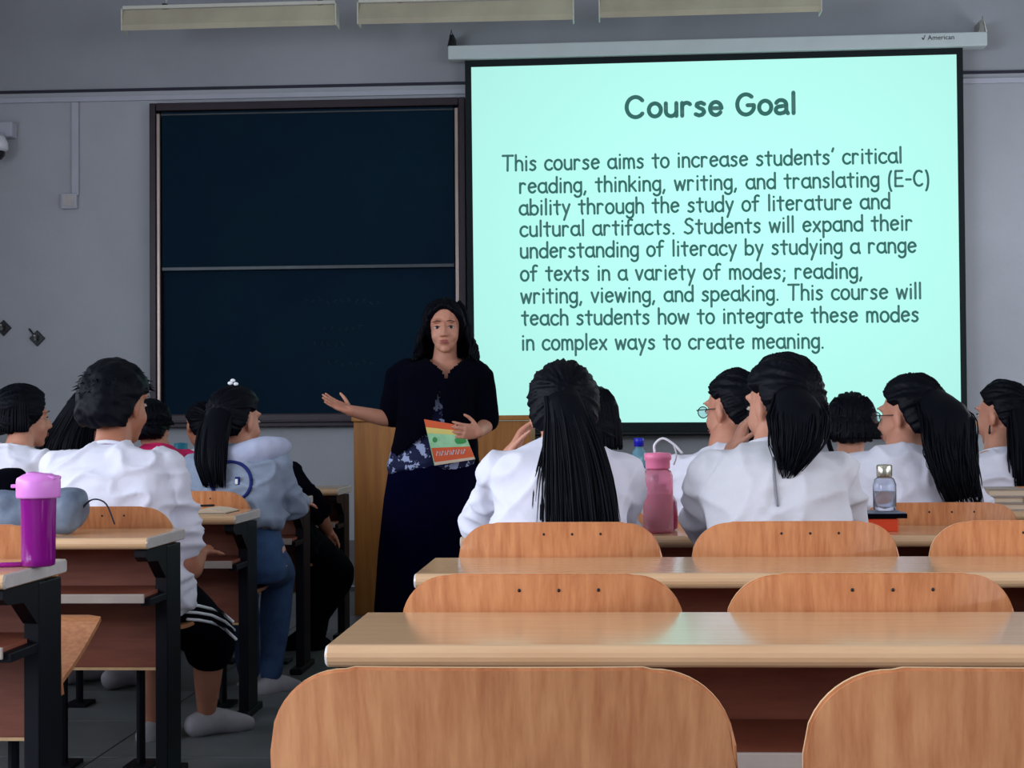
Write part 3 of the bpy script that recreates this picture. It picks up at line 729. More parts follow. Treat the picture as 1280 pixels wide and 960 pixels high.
def hrot(y, p=0, r=0): return Matrix.Rotation(y, 4, 'Z') @ Matrix.Rotation(p, 4, 'X') @ Matrix.Rotation(r, 4, 'Y')
def person(label, hip, N, H, hy=0, hp=0, hr=0, hs=.95, sw=.165, by=0, elb=(None, None), wr=(None, None), knee=None, ank=None, top='shirt', sleeve=.55, bottom='jeans',
           shoe='shoe', skin='skin', curl=(.5, .5), thigh=1.0, group=None, vox=.0075, short=False, foot=None, handdir=(None, None), palm=(None, None), face=True, top_fn=None, wr_amp=.0095, waist=1.0, collar=.068, seedw=0, build_bottom=True, hipdrop=0, hem=-.2):
    hip = Vector(hip); N = Vector(N); H = Vector(H)
    loc = Vector((hip.x, hip.y, 0)); root = thing('person', label, 'person', loc, 0, group)
    Rr = Vector((math.cos(by), math.sin(by), 0)); Fb = Vector((-math.sin(by), math.cos(by), 0))
    ctrl = (hip+N)/2 - Fb*.045 + Vector((0, 0, .03))
    sp_f = lambda t: hip*(1-t)**2+ctrl*2*t*(1-t)+N*t*t
    tr = [(-.16, .150, .10), (-.06, .168, .118), (.08, .165, .116), (.28, .140*waist, .100), (.5, .146*waist, .106), (.7, .160, .112), (.80, .162, .105), (.88, .146, .092), (.94, .104, .076), (1.0, .070, .058)]
    def torso(bm, inf, t0=-.2, loose=0):
        rings = []
        for t, a, b in tr:
            if t < t0: continue
            p = sp_f(t); d = (sp_f(t+.02)-sp_f(t-.02)).normalized(); fwd = Rr.cross(d)*-1
            k = inf+loose*max(0, 1-t*1.3)
            kk = sw/.165
            rings.append(ring(p, Rr, fwd, a*kk+k*(1 if t < .95 else .4), b+k*(1 if t < .95 else .4), 28, 2.35))
        loft(bm, rings)
    # joints
    sd = (sp_f(1)-sp_f(.8)).normalized()
    Sh = [N - sd*.066 + Rr*(s*(sw-.012)) for s in (-1, 1)]
    El, Wr = list(elb), list(wr)
    for i, s in enumerate((-1, 1)):
        if Wr[i] is None: Wr[i] = Sh[i]+Fb*.30+Rr*(-s*.10)+Vector((0, 0, -.20))
        Wr[i] = Vector(Wr[i])
        if loc.x > -.35: Wr[i].z = max(Wr[i].z, .785)
        if El[i] is None:
            L1, L2 = .265, .235; d = Wr[i]-Sh[i]; D_ = d.length
            if D_ > L1+L2-.01: Wr[i] = Sh[i]+d.normalized()*(L1+L2-.01); d = Wr[i]-Sh[i]; D_ = d.length
            D_ = max(D_, .08)
            a = (L1*L1-L2*L2+D_*D_)/(2*D_); h = math.sqrt(max(0, L1*L1-a*a)); dn = d.normalized()
            pole = Rr*(s*.7)+Vector((0, 0, -1)); pole = (pole-dn*pole.dot(dn)).normalized(); El[i] = Sh[i]+dn*a+pole*h
        El[i] = Vector(El[i])
    def arm(bm, i, inf, frac, hem=0):
        a, b, c = Sh[i], El[i], Wr[i]; L = (b-a).length+(c-b).length; pts, rad = [], []
        for k in range(15):
            t = k/14*frac*L; l1 = (b-a).length
            if t <= l1: p = a.lerp(b, t/l1); r = .047-.010*t/l1
            else: q = (t-l1)/(L-l1); p = b.lerp(c, q); r = (.037+.004*math.sin(min(1, q*2.2)*pi/2)) - .016*q
            pts.append(p); rad.append(r+inf+hem*(k/14)**2)
        # round the elbow
        pts = [pts[0]]+[(pts[k-1]+pts[k]*2+pts[k+1])/4 for k in range(1, len(pts)-1)]+[pts[-1]]
        tube(bm, [a-sd*-.004-Rr*((-1, 1)[i])*.05]+pts, [rad[0]*.95]+rad, 16)
    Hc = Matrix.Translation(H) @ hrot(hy, hp, hr)
    hipj = [hip+Rr*(s*.085)-Vector((0, 0, hipdrop)) for s in (-1, 1)]
    if knee is None: knee = [hip+Fb*.40+Rr*(s*.12)+Vector((0, 0, -.03)) for s in (-1, 1)]
    knee = [Vector(k) for k in knee]
    if ank is None: ank = [Vector((k.x, k.y-.03, .075)) for k in knee]
    ank = [Vector(k) for k in ank]
    fd = [Vector(f).normalized() if f is not None else Fb for f in (foot or (None, None))]
    def leg(bm, i, inf, t1=2.0, flare=0):
        a, b, c = hipj[i], knee[i], ank[i]; pts, rad = [], []
        for k in range(17):
            t = k/16*t1
            if t <= 1: p = a.lerp(b, t); r = (.078-.022*t)*thigh
            else: p = b.lerp(c, t-1); r = (.054+.004*math.sin((t-1)*2.6*pi/2)-.020*(t-1))*thigh
            pts.append(p); rad.append(r+inf+flare*max(0, t-1))
        pts = [pts[0]]+[(pts[k-1]+pts[k]*2+pts[k+1])/4 for k in range(1, len(pts)-1)]+[pts[-1]]
        tube(bm, pts, rad, 16)
    bm = bmesh.new(); torso(bm, -.006)
    tube(bm, [N-sd*.04, N+(H-N)*.35, H+Hc.to_3x3() @ Vector((0, -.015, -.055))], [.060*hs, .051*hs, .050*hs], 18)
    head_parts(bm, Hc, hs)
    for i, s in enumerate((-1, 1)):
        arm(bm, i, 0, 1.0); leg(bm, i, 0)
        ell(bm, Sh[i], (.036, .036, .036))
        dr = Vector(handdir[i]) if handdir[i] is not None else (Wr[i]-El[i]); nm = Vector(palm[i]) if palm[i] is not None else Vector((0, 0, -1))
        hand(bm, Wr[i]-dr.normalized()*.012, dr, nm, curl[i], 1 if (i == 0) == (nm.z < 0 or palm[i] is not None and False) else -1, .92)
        f = fd[i]; tube(bm, [ank[i]-f*.03+Vector((0, 0, -.035)), ank[i]+f*.06+Vector((0, 0, -.04)), ank[i]+f*.14+Vector((0, 0, -.048))], [.034, .033, .022], 12, up=(0, 0, 1))
    bmesh.ops.translate(bm, verts=bm.verts[:], vec=-loc)
    body = link('body', remesh(bm, vox, 4), [skin], root)
    # top
    bm = bmesh.new(); torso(bm, .013, hem, .012)
    for i in (0, 1): arm(bm, i, .012 if sleeve < .8 else .010, sleeve, .006 if sleeve < .8 else 0); ell(bm, Sh[i], (.056, .056, .054))
    cr_ = [N+(Rr*math.cos(a)*collar+(Rr.cross(sd)*-1)*math.sin(a)*collar*1.02)-sd*.003 for a in [2*pi*k/20 for k in range(21)]]
    bm2 = None
    bmesh.ops.translate(bm, verts=bm.verts[:], vec=-loc)
    me = remesh(bm, .0075, 5)
    so = Vector((seedw*3.1, 1.7*seedw, 0))
    mid = sp_f(.55)-loc
    def wrinkle(p):
        q = p-mid
        a = noise.noise(Vector((q.x*5+q.z*7, q.y*4, q.z*3-q.x*2))+so)
        b = noise.noise(Vector((q.x*9-q.z*11, q.y*8, q.z*6))+so*2)
        c = 1-abs(noise.noise(Vector((q.x*6+abs(q.x)*10*(q.z), q.y*5, q.z*13))+so*1.3))*2.2
        e = 1-abs(noise.noise(Vector((q.x*8-q.z*9, q.y*7, q.z*5+q.x*6))+so*.7))*3
        lo = ssm((.16-q.z)/.2)
        return wr_amp*(a*1.1+b*.8+max(0, c)**2*1.1*(.4+lo)+max(0, e)**2*.9-.3)
    displace(me, wrinkle, -.007)
    shirt = link('shirt', me, [top], root)
    bm = bmesh.new(); tube(bm, [p-loc for p in cr_], .0065, 8, round_ends=False); obj('collar', bm, top, shirt, smooth=True)
    # lower clothes and shoes
    if build_bottom:
        bm = bmesh.new()
        rings = []
        for t, a, b in tr[:3 if hem < 0 else 4]:
            p = sp_f(t); d = (sp_f(t+.02)-sp_f(t-.02)).normalized(); fwd = Rr.cross(d)*-1; rings.append(ring(p, Rr, fwd, a+.004, b+.004, 24, 2.3))
        loft(bm, rings)
        for i in (0, 1): leg(bm, i, .034 if short else .012, 1.16 if short else 1.93, .0)
        bmesh.ops.translate(bm, verts=bm.verts[:], vec=-loc); me = remesh(bm, .011, 4)
        displace(me, lambda p: .006*noise.noise(p*9+so)); link('shorts' if short else 'trousers', me, [bottom], root)
        for i in (0, 1):
            bm = bmesh.new(); f = fd[i]; a = ank[i]
            tube(bm, [a-f*.035+Vector((0, 0, -.032)), a+f*.03+Vector((0, 0, -.024)), a+f*.09+Vector((0, 0, -.038)), a+f*.15+Vector((0, 0, -.048))], [.044, .046, .041, .028], 14, up=(0, 0, 1), flat=.95)
            bmesh.ops.translate(bm, verts=bm.verts[:], vec=-loc)
            s_ = obj('shoe', bm, shoe, root, smooth=True)
    if face: face_bits(root, Hc, hs, loc)
    return root, Hc, loc, body, shirt
def glasses(root, HM, hs, loc, m='blackpl'):
    S = Matrix.Translation(-loc) @ HM @ Matrix.Scale(hs, 4); bm = bmesh.new(); gl = bmesh.new()
    for s in (-1, 1):
        pts = [S @ (Vector((s*.033+.024*math.cos(a), .096, .002+.018*math.sin(a)))) for a in [2*pi*k/20 for k in range(21)]]
        tube(bm, pts, .0016, 6, round_ends=False)
        tube(bm, [S @ Vector(p) for p in ((s*.057, .096, .006), (s*.075, .085, .008), (s*.082, .0, .008), (s*.080, -.012, -.004))], .0016, 6)
        loft(gl, [ring(S @ Vector((s*.033, y, .002)), S.to_3x3() @ Vector((1, 0, 0)), S.to_3x3() @ Vector((0, 0, 1)), .023, .017, 16) for y in (.0955, .0963)])
    tube(bm, [S @ Vector(p) for p in ((-.009, .1, .006), (0, .102, .010), (.009, .1, .006))], .0016, 6)
    g = obj('glasses', bm, m, root, smooth=True); obj('lens', gl, 'clear', g)
cap = lambda r, Hc, loc, hs, **k: obj('hair', hair_cap(r, Hc, hs, loc, **k), 'hair', r, smooth=True)
def hipat(u, v, Y, yh, z=.53):   # hips under a point of the back seen at pixel u
    p = P(u, v, Y); return Vector((p.x, yh, z))
def on_surf(o, loc, u, v, Yd):
    bpy.context.view_layer.update()
    o_ = Vector((0, 0, EYE))-loc; d = (P(u, v, 6)-Vector((0, 0, EYE))).normalized(); ok, hp_, nn, fi = o.ray_cast(o_, d)
    return (hp_-d*.003) if ok else P(u, v, Yd)-loc
# S9: ponytail girl, right behind chair (3,0)
r, Hc, loc, b, sh = person('girl in white with very long straight black ponytail down to the chair back', hipat(697, 640, 3.80, 3.82), P(700, 560, 3.92), P(704, 517, 3.97), hy=.08, hp=-.08, hs=.98, sw=.160,
    elb=(P(600, 662, 4.12), P(773, 668, 4.04)), wr=(P(640, 566, 4.25), P(765, 690, 4.25)), handdir=((.5, .2, 1), None), palm=((1, 0, 0), None), sleeve=.86, top='shirt', seedw=1, curl=(.6, .5))
cap(r, Hc, loc, .98, style='tied', th=.018, groove=.007, tie=(0, -.8, .2), seed=1, vol=(1.0, 1.0, 1.0))
tail(r, loc, [P(703, 495, 3.84), P(712, 530, 3.80), P(720, 580, 3.77), P(725, 640, 3.74), P(727, 690, 3.72)], [.045, .055, .070, .080, .083, .078], [.03, .035, .035, .03, .025], 220, .0035, .05, seed=4)
tail(r, loc, [P(690, 540, 3.80), P(682, 600, 3.76), P(676, 670, 3.74)], [.02, .035, .03], [.01, .015, .012], 16, .0018, .2, seed=5, core=False)
tail(r, loc, [P(745, 540, 3.82), P(760, 600, 3.78), P(772, 670, 3.74)], [.006, .01, .008], [.01, .01, .01], 12, .0022, .1, seed=6, core=False)
# S10: hair of the girl in front of her
r, Hc, loc, b, sh = person('girl in front of the long-ponytail girl, only her black bob showing', hipat(742, 640, 4.86, 4.86), P(738, 580, 4.94), P(738, 532, 4.98), hy=-.1, hs=.98, sw=.15, seedw=2, top='shirt2')
cap(r, Hc, loc, .98, style='long', th=.016, seed=3); curtain(r, Hc, .98, loc, 75, 285, .10, 110, .008, seed=3)
# S11: glasses girl facing left
r, Hc, loc, b, sh = person('girl in profile with round glasses, just left of the girl in the zipped top', hipat(912, 640, 4.82, 4.86), P(903, 564, 4.90), P(916, 514, 4.95), hy=.78, hp=-.05, hs=.98, sw=.165, by=.12,
    elb=(P(862, 634, 5.02), None), wr=(P(872, 626, 5.25), P(920, 660, 5.25)), sleeve=.45, top='shirt', seedw=3)
cap(r, Hc, loc, .98, style='tied', th=.014, seed=5, tie=(0, -1, .2)); glasses(r, Hc, .98, loc)
tail(r, loc, [P(940, 492, 4.85), P(950, 520, 4.84), P(946, 560, 4.84)], [.03, .035, .02], [.025, .03, .02], 50, .003, seed=7)
# S12: zipped top girl
r, Hc, loc, b, sh = person('girl in pale zipped top with short ponytail, right of the pink bottle', hipat(968, 640, 3.80, 3.83), P(966, 560, 3.92), P(976, 510, 3.97), hy=.62, hp=-.03, hs=1.0, sw=.163,
    elb=(P(878, 664, 4.08), P(1062, 664, 4.06)), wr=(P(918, 560, 4.22), P(1010, 690, 4.28)), handdir=((.4, -.1, 1), None), palm=((1, 0, 0), None), sleeve=.62, top='shirt2', seedw=4, curl=(.5, .5))
cap(r, Hc, loc, 1.0, style='tied', th=.018, seed=8, tie=(0, -.9, .1))
tail(r, loc, [P(990, 492, 3.86), P(998, 520, 3.80), P(996, 556, 3.78), P(984, 598, 3.77)], [.045, .072, .062, .014], [.03, .035, .03, .012], 150, .0032, .26, wave=.002, seed=9)
bm = bmesh.new(); c = [on_surf(sh, loc, 966+k*.6, 572+k*6, 3.8) for k in range(11)]; tube(bm, c, .003, 8); obj('zip', bm, 'plastictape', sh, smooth=True)
bm = bmesh.new(); ell(bm, P(972, 528, 3.795)-loc, (.012, .006, .007)); ell(bm, P(968, 526, 3.797)-loc, (.006, .006, .009)); obj('hair_tie', bm, 'whiteobj', r, smooth=True)
# S13: bob girl
r, Hc, loc, b, sh = person('girl with a plain black bob seen right of the zipped-top girl', hipat(1064, 640, 5.87, 5.9), P(1062, 580, 5.96), P(1064, 534, 6.0), hy=-.08, hs=.98, sw=.165, seedw=5, top='shirt', sleeve=.5)
cap(r, Hc, loc, .98, style='long', th=.018, seed=11); curtain(r, Hc, .98, loc, 70, 290, .07, 120, .014, seed=12, wd=.006)
tail(r, loc, [P(1032, 540, 5.92), P(1042, 570, 5.86), P(1060, 600, 5.83)], [.008, .008, .006], [.008, .008, .006], 12, .003, core=False, seed=13)
# S14: thin glasses girl, big ponytail
r, Hc, loc, b, sh = person('girl in profile with thin glasses and a full wavy ponytail, behind the silver-capped bottle', hipat(1130, 640, 4.80, 4.86), P(1126, 564, 4.90), P(1136, 522, 4.95), hy=.80, hp=-.02, hs=1.0, sw=.17, by=.1, seedw=6, top='shirt',
    elb=(None, None), sleeve=.55, wr=(P(1085, 650, 5.25), P(1180, 650, 5.2)))
cap(r, Hc, loc, 1.0, style='tied', th=.018, seed=14, tie=(0, -.9, .3)); glasses(r, Hc, 1.0, loc)
tail(r, loc, [P(1158, 494, 4.90), P(1182, 520, 4.80), P(1188, 560, 4.74), P(1196, 600, 4.72), P(1206, 634, 4.71)], [.05, .085, .075, .062, .045], [.04, .045, .04, .035, .02], 190, .0036, .12, wave=.004, seed=15)
tail(r, loc, [P(1160, 540, 4.78), P(1162, 575, 4.75), P(1178, 600, 4.74)], [.012, .014, .008], [.01, .01, .01], 14, .002, .2, wave=.006, core=False, seed=16)
# S15: right edge girl
r, Hc, loc, b, sh = person('girl in profile with a dark earring at the right edge of the photo', hipat(1250, 640, 5.84, 5.9), P(1247, 565, 5.93), P(1252, 520, 5.97), hy=.75, hs=1.0, sw=.17, by=.25, seedw=7, top='shirt', sleeve=.5)
cap(r, Hc, loc, 1.0, style='tied', th=.016, seed=17, tie=(0, -1, .2))
tail(r, loc, [P(1272, 500, 5.90), P(1280, 540, 5.84), P(1281, 580, 5.8), P(1280, 622, 5.79)], [.04, .06, .055, .04], [.03, .04, .035, .03], 90, .004, seed=18)
S = Hc @ Matrix.Scale(1.0, 4)
bm = bmesh.new(); tube(bm, [S @ Vector(p)-loc for p in ((-.086, -.006, -.036), (-.089, -.006, -.052), (-.088, -.006, -.062))], [.003, .004, .005], 8); obj('earring', bm, 'blackpl', r, smooth=True)
# S4: the boy
kR = P(262, 794, 5.22); aR = P(258, 893, 5.26); kL = P(190, 780, 5.3); aL = P(190, 905, 5.2)
r, Hc, loc, b, sh = person('boy with thick short black hair in a bright white tee and striped black shorts', hipat(150, 640, 4.86, 4.86), P(140, 562, 4.96), P(147, 508, 5.0), hy=-.42, hp=.02, hs=1.10, sw=.190, waist=.98, collar=.070,
    knee=(kL, kR), ank=(aL, aR), foot=((.1, 1, 0), (.75, .6, 0)), short=True, bottom='darkcloth', top='shirt', sleeve=.42, seedw=8, skin='skin_dark', wr_amp=.014,
    elb=(P(70, 668, 5.05), P(237, 716, 4.96)), wr=(P(100, 680, 5.25), P(250, 690, 5.22)))
cap(r, Hc, loc, 1.10, style='short', th=.022, groove=.004, seed=20, vol=(1.04, 1.0, 1.02))
bm = bmesh.new(); rnd = random.Random(9); S = Matrix.Translation(-loc) @ Hc @ Matrix.Scale(1.08, 4)
for _ in range(700):
    az = rnd.uniform(0, 2*pi); el = math.asin(rnd.uniform(.15, .98)); d = Vector((math.sin(az)*math.cos(el), math.cos(az)*math.cos(el), math.sin(el)))
    p = Vector((0, -.015, .03))+Vector((d.x*.090, d.y*.112, d.z*.108)); q = p+d*rnd.uniform(.002, .009)+Vector((rnd.uniform(-.02, .02), rnd.uniform(-.01, .02), -.010))
    tube(bm, [S @ (p-d*.01), S @ p.lerp(q, .5)+Vector((0, 0, .001)), S @ q], [.003, .0022, .0006], 4, round_ends=False)
obj('hair_tufts', bm, 'hair', r, smooth=True)
bm = bmesh.new()   # three white side stripes
shorts = [c for c in r.children if c.name.startswith('shorts')][0]
for k, pl in enumerate((((232, 757), (247, 757), (264, 761), (280, 768), (291, 777)), ((232, 765), (247, 766), (264, 769), (281, 777), (293, 788)), ((234, 774), (248, 775), (264, 778), (282, 787), (295, 799)))):
    tube(bm, [on_surf(shorts, loc, u, v, 4.9) for u, v in pl], .0052, 6)
obj('side_stripes', bm, 'whiteobj', r, smooth=True)
# S7: hoodie girl
kR = P(348, 716, 6.28); aR = P(338, 850, 6.1); kL = P(300, 714, 6.35); aL = P(312, 850, 6.3)
r, Hc, loc, b, sh = person('girl in a pale blue-grey hoodie with a dark ring print on the back', hipat(302, 640, 5.88, 5.9), P(298, 562, 5.96), P(296, 528, 6.0), hy=-.55, hp=.0, hs=1.05, sw=.172, by=-.12,
    knee=(kL, kR), ank=(aL, aR), foot=((.3, 1, 0), (.5, .8, 0)), bottom='jeans', top='hoodie', hem=.2, sleeve=.97, seedw=9, wr_amp=.013, wr=(None, P(372, 628, 6.25)), elb=(None, P(362, 632, 5.98)))
cap(r, Hc, loc, 1.05, style='tied', th=.018, seed=22, tie=(0, -.9, .1))
tail(r, loc, [P(283, 505, 5.93), P(268, 535, 5.85), P(263, 575, 5.79), P(268, 610, 5.78)], [.045, .06, .056, .035], [.03, .035, .03, .02], 110, .004, .08, seed=23)
bm = bmesh.new(); hd = []   # folded hood behind the neck
for k in range(13):
    a = -1.9+3.8*k/12; c = P(312, 560, 5.93); hd.append(Vector((c.x+.13*math.sin(a), c.y-.095*math.cos(a)+.03, c.z-.016*math.cos(a)*2+.02*math.sin(a*2))))
tube(bm, [p-loc for p in hd], [.018, .026, .034, .042, .048, .052, .054, .052, .048, .042, .034, .026, .018], 14, flat=1.15)
me = remesh(bm, .009, 3); displace(me, lambda p: .008*noise.noise(p*14)); hood = link('hood', me, ['hood_lining'], sh)
bm = bmesh.new(); tube(bm, [hd[k]-loc+Vector((0, -.018, -.058)) for k in range(3, 12)], [.004, .010, .012, .013, .013, .013, .012, .010, .004], 10); obj('hood_stripe', bm, 'hoodnavy', hood, smooth=True)
def on_back(u, v, Y0=5.70):   # point on the back of the hoodie behind pixel (u, v)
    o_ = Vector((0, 0, EYE))-loc; d = (P(u, v, 6)-Vector((0, 0, EYE))).normalized(); ok, hp_, nn, fi = sh.ray_cast(o_, d)
    return (hp_-d*.003) if ok else P(u, v, 5.8)-loc
bm = bmesh.new(); cpts = [on_back(289+25*math.cos(a), 602+25*math.sin(a)) for a in [2*pi*k/40 for k in range(41)]]; tube(bm, cpts, .0065, 6, round_ends=False); obj('ring_print', bm, 'hoodnavy', sh, smooth=True)
bm = bmesh.new(); c = on_back(297, 601); box(bm, c+Vector((0, -.002, 0)), (.020, .006, .030), .003); obj('badge_print', bm, 'hoodnavy', sh)
bm = bmesh.new(); box(bm, c+Vector((-.003, -.006, -.003)), (.011, .004, .020), .002); obj('badge_print', bm, 'whiteobj', sh)
bm = bmesh.new(); c = P(291, 479, 5.97)-loc
for dx, dz in ((-.010, 0), (.012, -.003), (0, .010)): ell(bm, c+Vector((dx, 0, dz)), (.010, .006, .007))
obj('hair_clip', bm, 'whiteobj', r, smooth=True)
# S1: far left girl
r, Hc, loc, b, sh = person('girl with chin-length black hair in profile at the far left, white top', hipat(20, 640, 5.86, 5.9), P(24, 560, 5.93), P(30, 524, 6.0), hy=-.98, hs=.98, sw=.165, by=-.5, seedw=10, top='shirt', sleeve=.5)
cap(r, Hc, loc, .98, style='long', th=.017, seed=24, vol=(1, 1.05, 1.05)); curtain(r, Hc, .98, loc, 85, 280, .075, 160, .006, seed=25)
# S3: long hair girl left of the boy
r, Hc, loc, b, sh = person('girl mostly hidden behind the boy, with long black hair spreading left', hipat(72, 640, 6.9, 6.93), P(92, 570, 7.0), P(112, 524, 7.03), hy=-.3, hs=1.0, sw=.15, seedw=11, top='darkcloth', sleeve=.6)
cap(r, Hc, loc, 1.0, style='long', th=.018, seed=26)
tail(r, loc, [P(108, 500, 6.9), P(92, 530, 6.86), P(80, 560, 6.82), P(76, 600, 6.8)], [.07, .095, .12, .12], [.05, .05, .05, .04], 200, .004, .06, seed=27)
# S5: pink top
r, Hc, loc, b, sh = person('girl in hot pink top seen just right of the boy\'s face', hipat(216, 640, 6.9, 6.93), P(200, 561, 7.0), P(190, 534, 7.03), hy=-.2, hs=.95, sw=.15, seedw=12, top='pink', sleeve=.5)
cap(r, Hc, loc, .95, style='long', th=.018, seed=28); curtain(r, Hc, .95, loc, 60, 300, .015, 90, .008, seed=29)
# S6: small head left of the hoodie girl
r, Hc, loc, b, sh = person('person in the distance half hidden behind the hoodie girl\'s head', hipat(262, 640, 7.93, 7.96), P(258, 566, 8.03), P(251, 533, 8.06), hy=.7, hs=.95, sw=.15, seedw=13, top='shirt2', sleeve=.5, skin='skin_dark')
cap(r, Hc, loc, .95, style='tied', th=.016, seed=30)
# S8: black trousers beyond the hoodie girl
kR = P(428, 716, 7.35); aR = P(388, 786, 7.2); kL = P(400, 706, 7.35); aL = P(395, 800, 7.25)
r, Hc, loc, b, sh = person('person in black trousers hidden behind the hoodie girl except legs and one arm', hipat(345, 640, 6.9, 6.93), P(322, 578, 7.0), P(300, 545, 7.03), hy=0, hs=.93, sw=.15, seedw=14, top='darkcloth', sleeve=.5,
    bottom='darkcloth', shoe='darkcloth', knee=(kL, kR), ank=(aL, aR), foot=((.2, 1, 0), (-.9, .1, -.35)), skin='skin_dark', thigh=1.1, elb=(None, P(398, 640, 7.0)), wr=(None, P(410, 664, 7.15)), handdir=(None, (.1, .2, -1)))
cap(r, Hc, loc, .93, style='tied', th=.016, seed=31)
# ------------------------------------------------------------------ the teacher
TY = 7.10
hipc = P(541, 603, TY); hipc.z = .90*.98
Nn = P(557, 449, TY+.02); Hh = P(556.5, 411, TY-.035)
root, Hc, loc, body, shirt = person('standing woman in dark cardigan and long navy skirt, one hand held out, holding a booklet', hipc, Nn, Hh, hy=pi+.03, hp=0, hr=.02, hs=1.0, sw=.168, by=pi,
    elb=(P(608, 531, TY+.03), P(489, 525, TY+.02)), wr=(P(597, 541, TY-.155), P(437, 513, TY-.12)), handdir=((-.78, -.50, .10), (-1, -.15, .46)), palm=((.0, 1.0, .1), (.25, -.45, .85)), curl=(.55, .10),
    knee=(P(580, 690, TY-.02), P(505, 690, TY-.02)), ank=(Vector((hipc.x+.10, TY, .07)), Vector((hipc.x-.10, TY-.03, .07))), foot=((.1, -1, 0), (-.2, -1, 0)),
    top='blouse', sleeve=.12, build_bottom=False, vox=.0045, seedw=15, wr_amp=.003, waist=.9, collar=.07)
HM = Hc; S = Matrix.Translation(-loc)
# skirt
bm = bmesh.new(); rings = []
for z, cx, wx, wy in ((.93, P(543, 583, TY).x, .178, .125), (.84, P(541, 610, TY).x, .198, .145), (.70, P(539, 650, TY).x, .214, .165), (.45, P(536, 700, TY).x, .232, .185), (.22, P(535, 765, TY).x, .245, .20), (.09, P(535, 790, TY).x, .25, .21)):
    rings.append([Vector((cx+wx*math.cos(a)*(1+.025*math.sin(a*9+z*2)*(1-z)), TY+wy*math.sin(a)*(1+.05*math.sin(a*9+z*2)*(1-z)), z))-loc for a in [2*pi*i/64 for i in range(64)]])
loft(bm, rings); obj('skirt', bm, 'navy', root, smooth=True)
for s in (-1, 1):
    bm = bmesh.new(); a = Vector((hipc.x+s*.10, TY-.02, .05)); tube(bm, [a+Vector((0, .04, 0)), a+Vector((0, -.05, 0)), a+Vector((0, -.13, -.01))], [.04, .042, .03], 12, flat=.9)
    bmesh.ops.translate(bm, verts=bm.verts[:], vec=-loc); obj('shoe', bm, 'blackpl', root, smooth=True)
# cardigan: shell over the blouse, cut open in front below the chest, with short sleeves
bm = bmesh.new()
by = pi; Rr = Vector((math.cos(by), math.sin(by), 0))
def tring(z, u, wx, wy, Y=TY): c = P(u, 500, Y); return ring(Vector((c.x, Y, z)), Vector((1, 0, 0)), Vector((0, 1, 0)), wx, wy, 32, 2.4)
zz = lambda v: P(550, v, TY).z
loft(bm, [tring(zz(586), 543, .196, .150), tring(zz(560), 543, .190, .145), tring(zz(530), 545, .172, .135), tring(zz(500), 548, .172, .135), tring(zz(475), 549, .188, .132), tring(zz(462), 552, .182, .112), tring(zz(455), 554, .135, .092), tring(zz(449), 556, .080, .075)])
for a, b_, c_ in ((P(600, 466, TY), P(608, 531, TY+.03), P(603, 534, TY-.03)), (P(500, 466, TY), P(489, 524, TY+.02), P(484, 523, TY))):
    tube(bm, [a.lerp(b_, -.02)+Vector((-.03 if a.x > loc.x else .03, 0, 0)), a.lerp(b_, .1), a.lerp(b_, .33), a.lerp(b_, .66), a.lerp(b_, .9)], [.058, .061, .058, .056, .056], 16)
bmesh.ops.translate(bm, verts=bm.verts[:], vec=-loc)
me = remesh(bm, .008, 14); displace(me, lambda p: .001+.005*noise.noise(Vector((p.x*9, p.y*9, p.z*4)))+.003*noise.noise(Vector((p.x*20+p.z*14, p.y*9, p.z*9))))
bm = bmesh.new(); bm.from_mesh(me)
def pixof(p):
    q = p+loc-Vector((0, 0, EYE)); d = q.dot(FW); return 640+F*q.dot(RIGHT)/d, 480-F*q.dot(UP)/d
kill = []
for f in bm.faces:
    c = f.calc_center_median(); wc = c+loc
    u, v = pixof(c)
    if wc.y < TY-.01:
        if 486 < v < 600:
            lo = 549-(v-486)*.26-max(0, v-540)*1.0; hi = 551+(v-486)*.08+max(0, v-525)*.75
            if lo < u < hi: kill.append(f); continue
        if v < 474 and abs(u-557.5) < max(2.0, (474-v)*.55 if v > 462 else 7+(462-v)*1.3): kill.append(f); continue
    if v > 583.5 or (wc.z > Nn.z-.01 and (Vector((wc.x, wc.y))-Vector((Nn.x, Nn.y))).length < .085): kill.append(f)
bmesh.ops.delete(bm, geom=kill, context='FACES'); bm.to_mesh(me); bm.free()
cd = link('cardigan', me, ['cardigan'], root); so_ = cd.modifiers.new('s', 'SOLIDIFY'); so_.thickness = .006; so_.offset = 1
# skin of the throat lies bare in the notch of the neckline: cut the blouse there too
bm = bmesh.new(); bm.from_mesh(shirt.data); kill = []
for f in bm.faces:
    c = f.calc_center_median(); u, v = pixof(c); wc = c+loc
    if (wc.y < TY+.02 and v < 476) or v < 455: kill.append(f)
bmesh.ops.delete(bm, geom=kill, context='FACES'); bm.to_mesh(shirt.data); bm.free()
for ch in list(shirt.children): bpy.data.objects.remove(ch)
obj('hair', hair_cap(root, Hc, 1.0, loc, style='parted', th=.018, groove=.008, seed=40, tie=(0, .2, 1), vol=(1.04, 1.04, 1.02)), 'hair', root, smooth=True)
curtain(root, Hc, 1.0, loc, 78, 282, .165, 260, .030, wave=.007, seed=41, wd=.0060, lift=.022, ragged=.10)
curtain(root, Hc, 1.0, loc, 80, 125, .165, 110, .036, wave=.009, seed=42, wd=.006, lift=.026, ragged=.12)
curtain(root, Hc, 1.0, loc, 238, 280, .180, 110, .040, wave=.010, seed=43, wd=.006, lift=.028, ragged=.12)
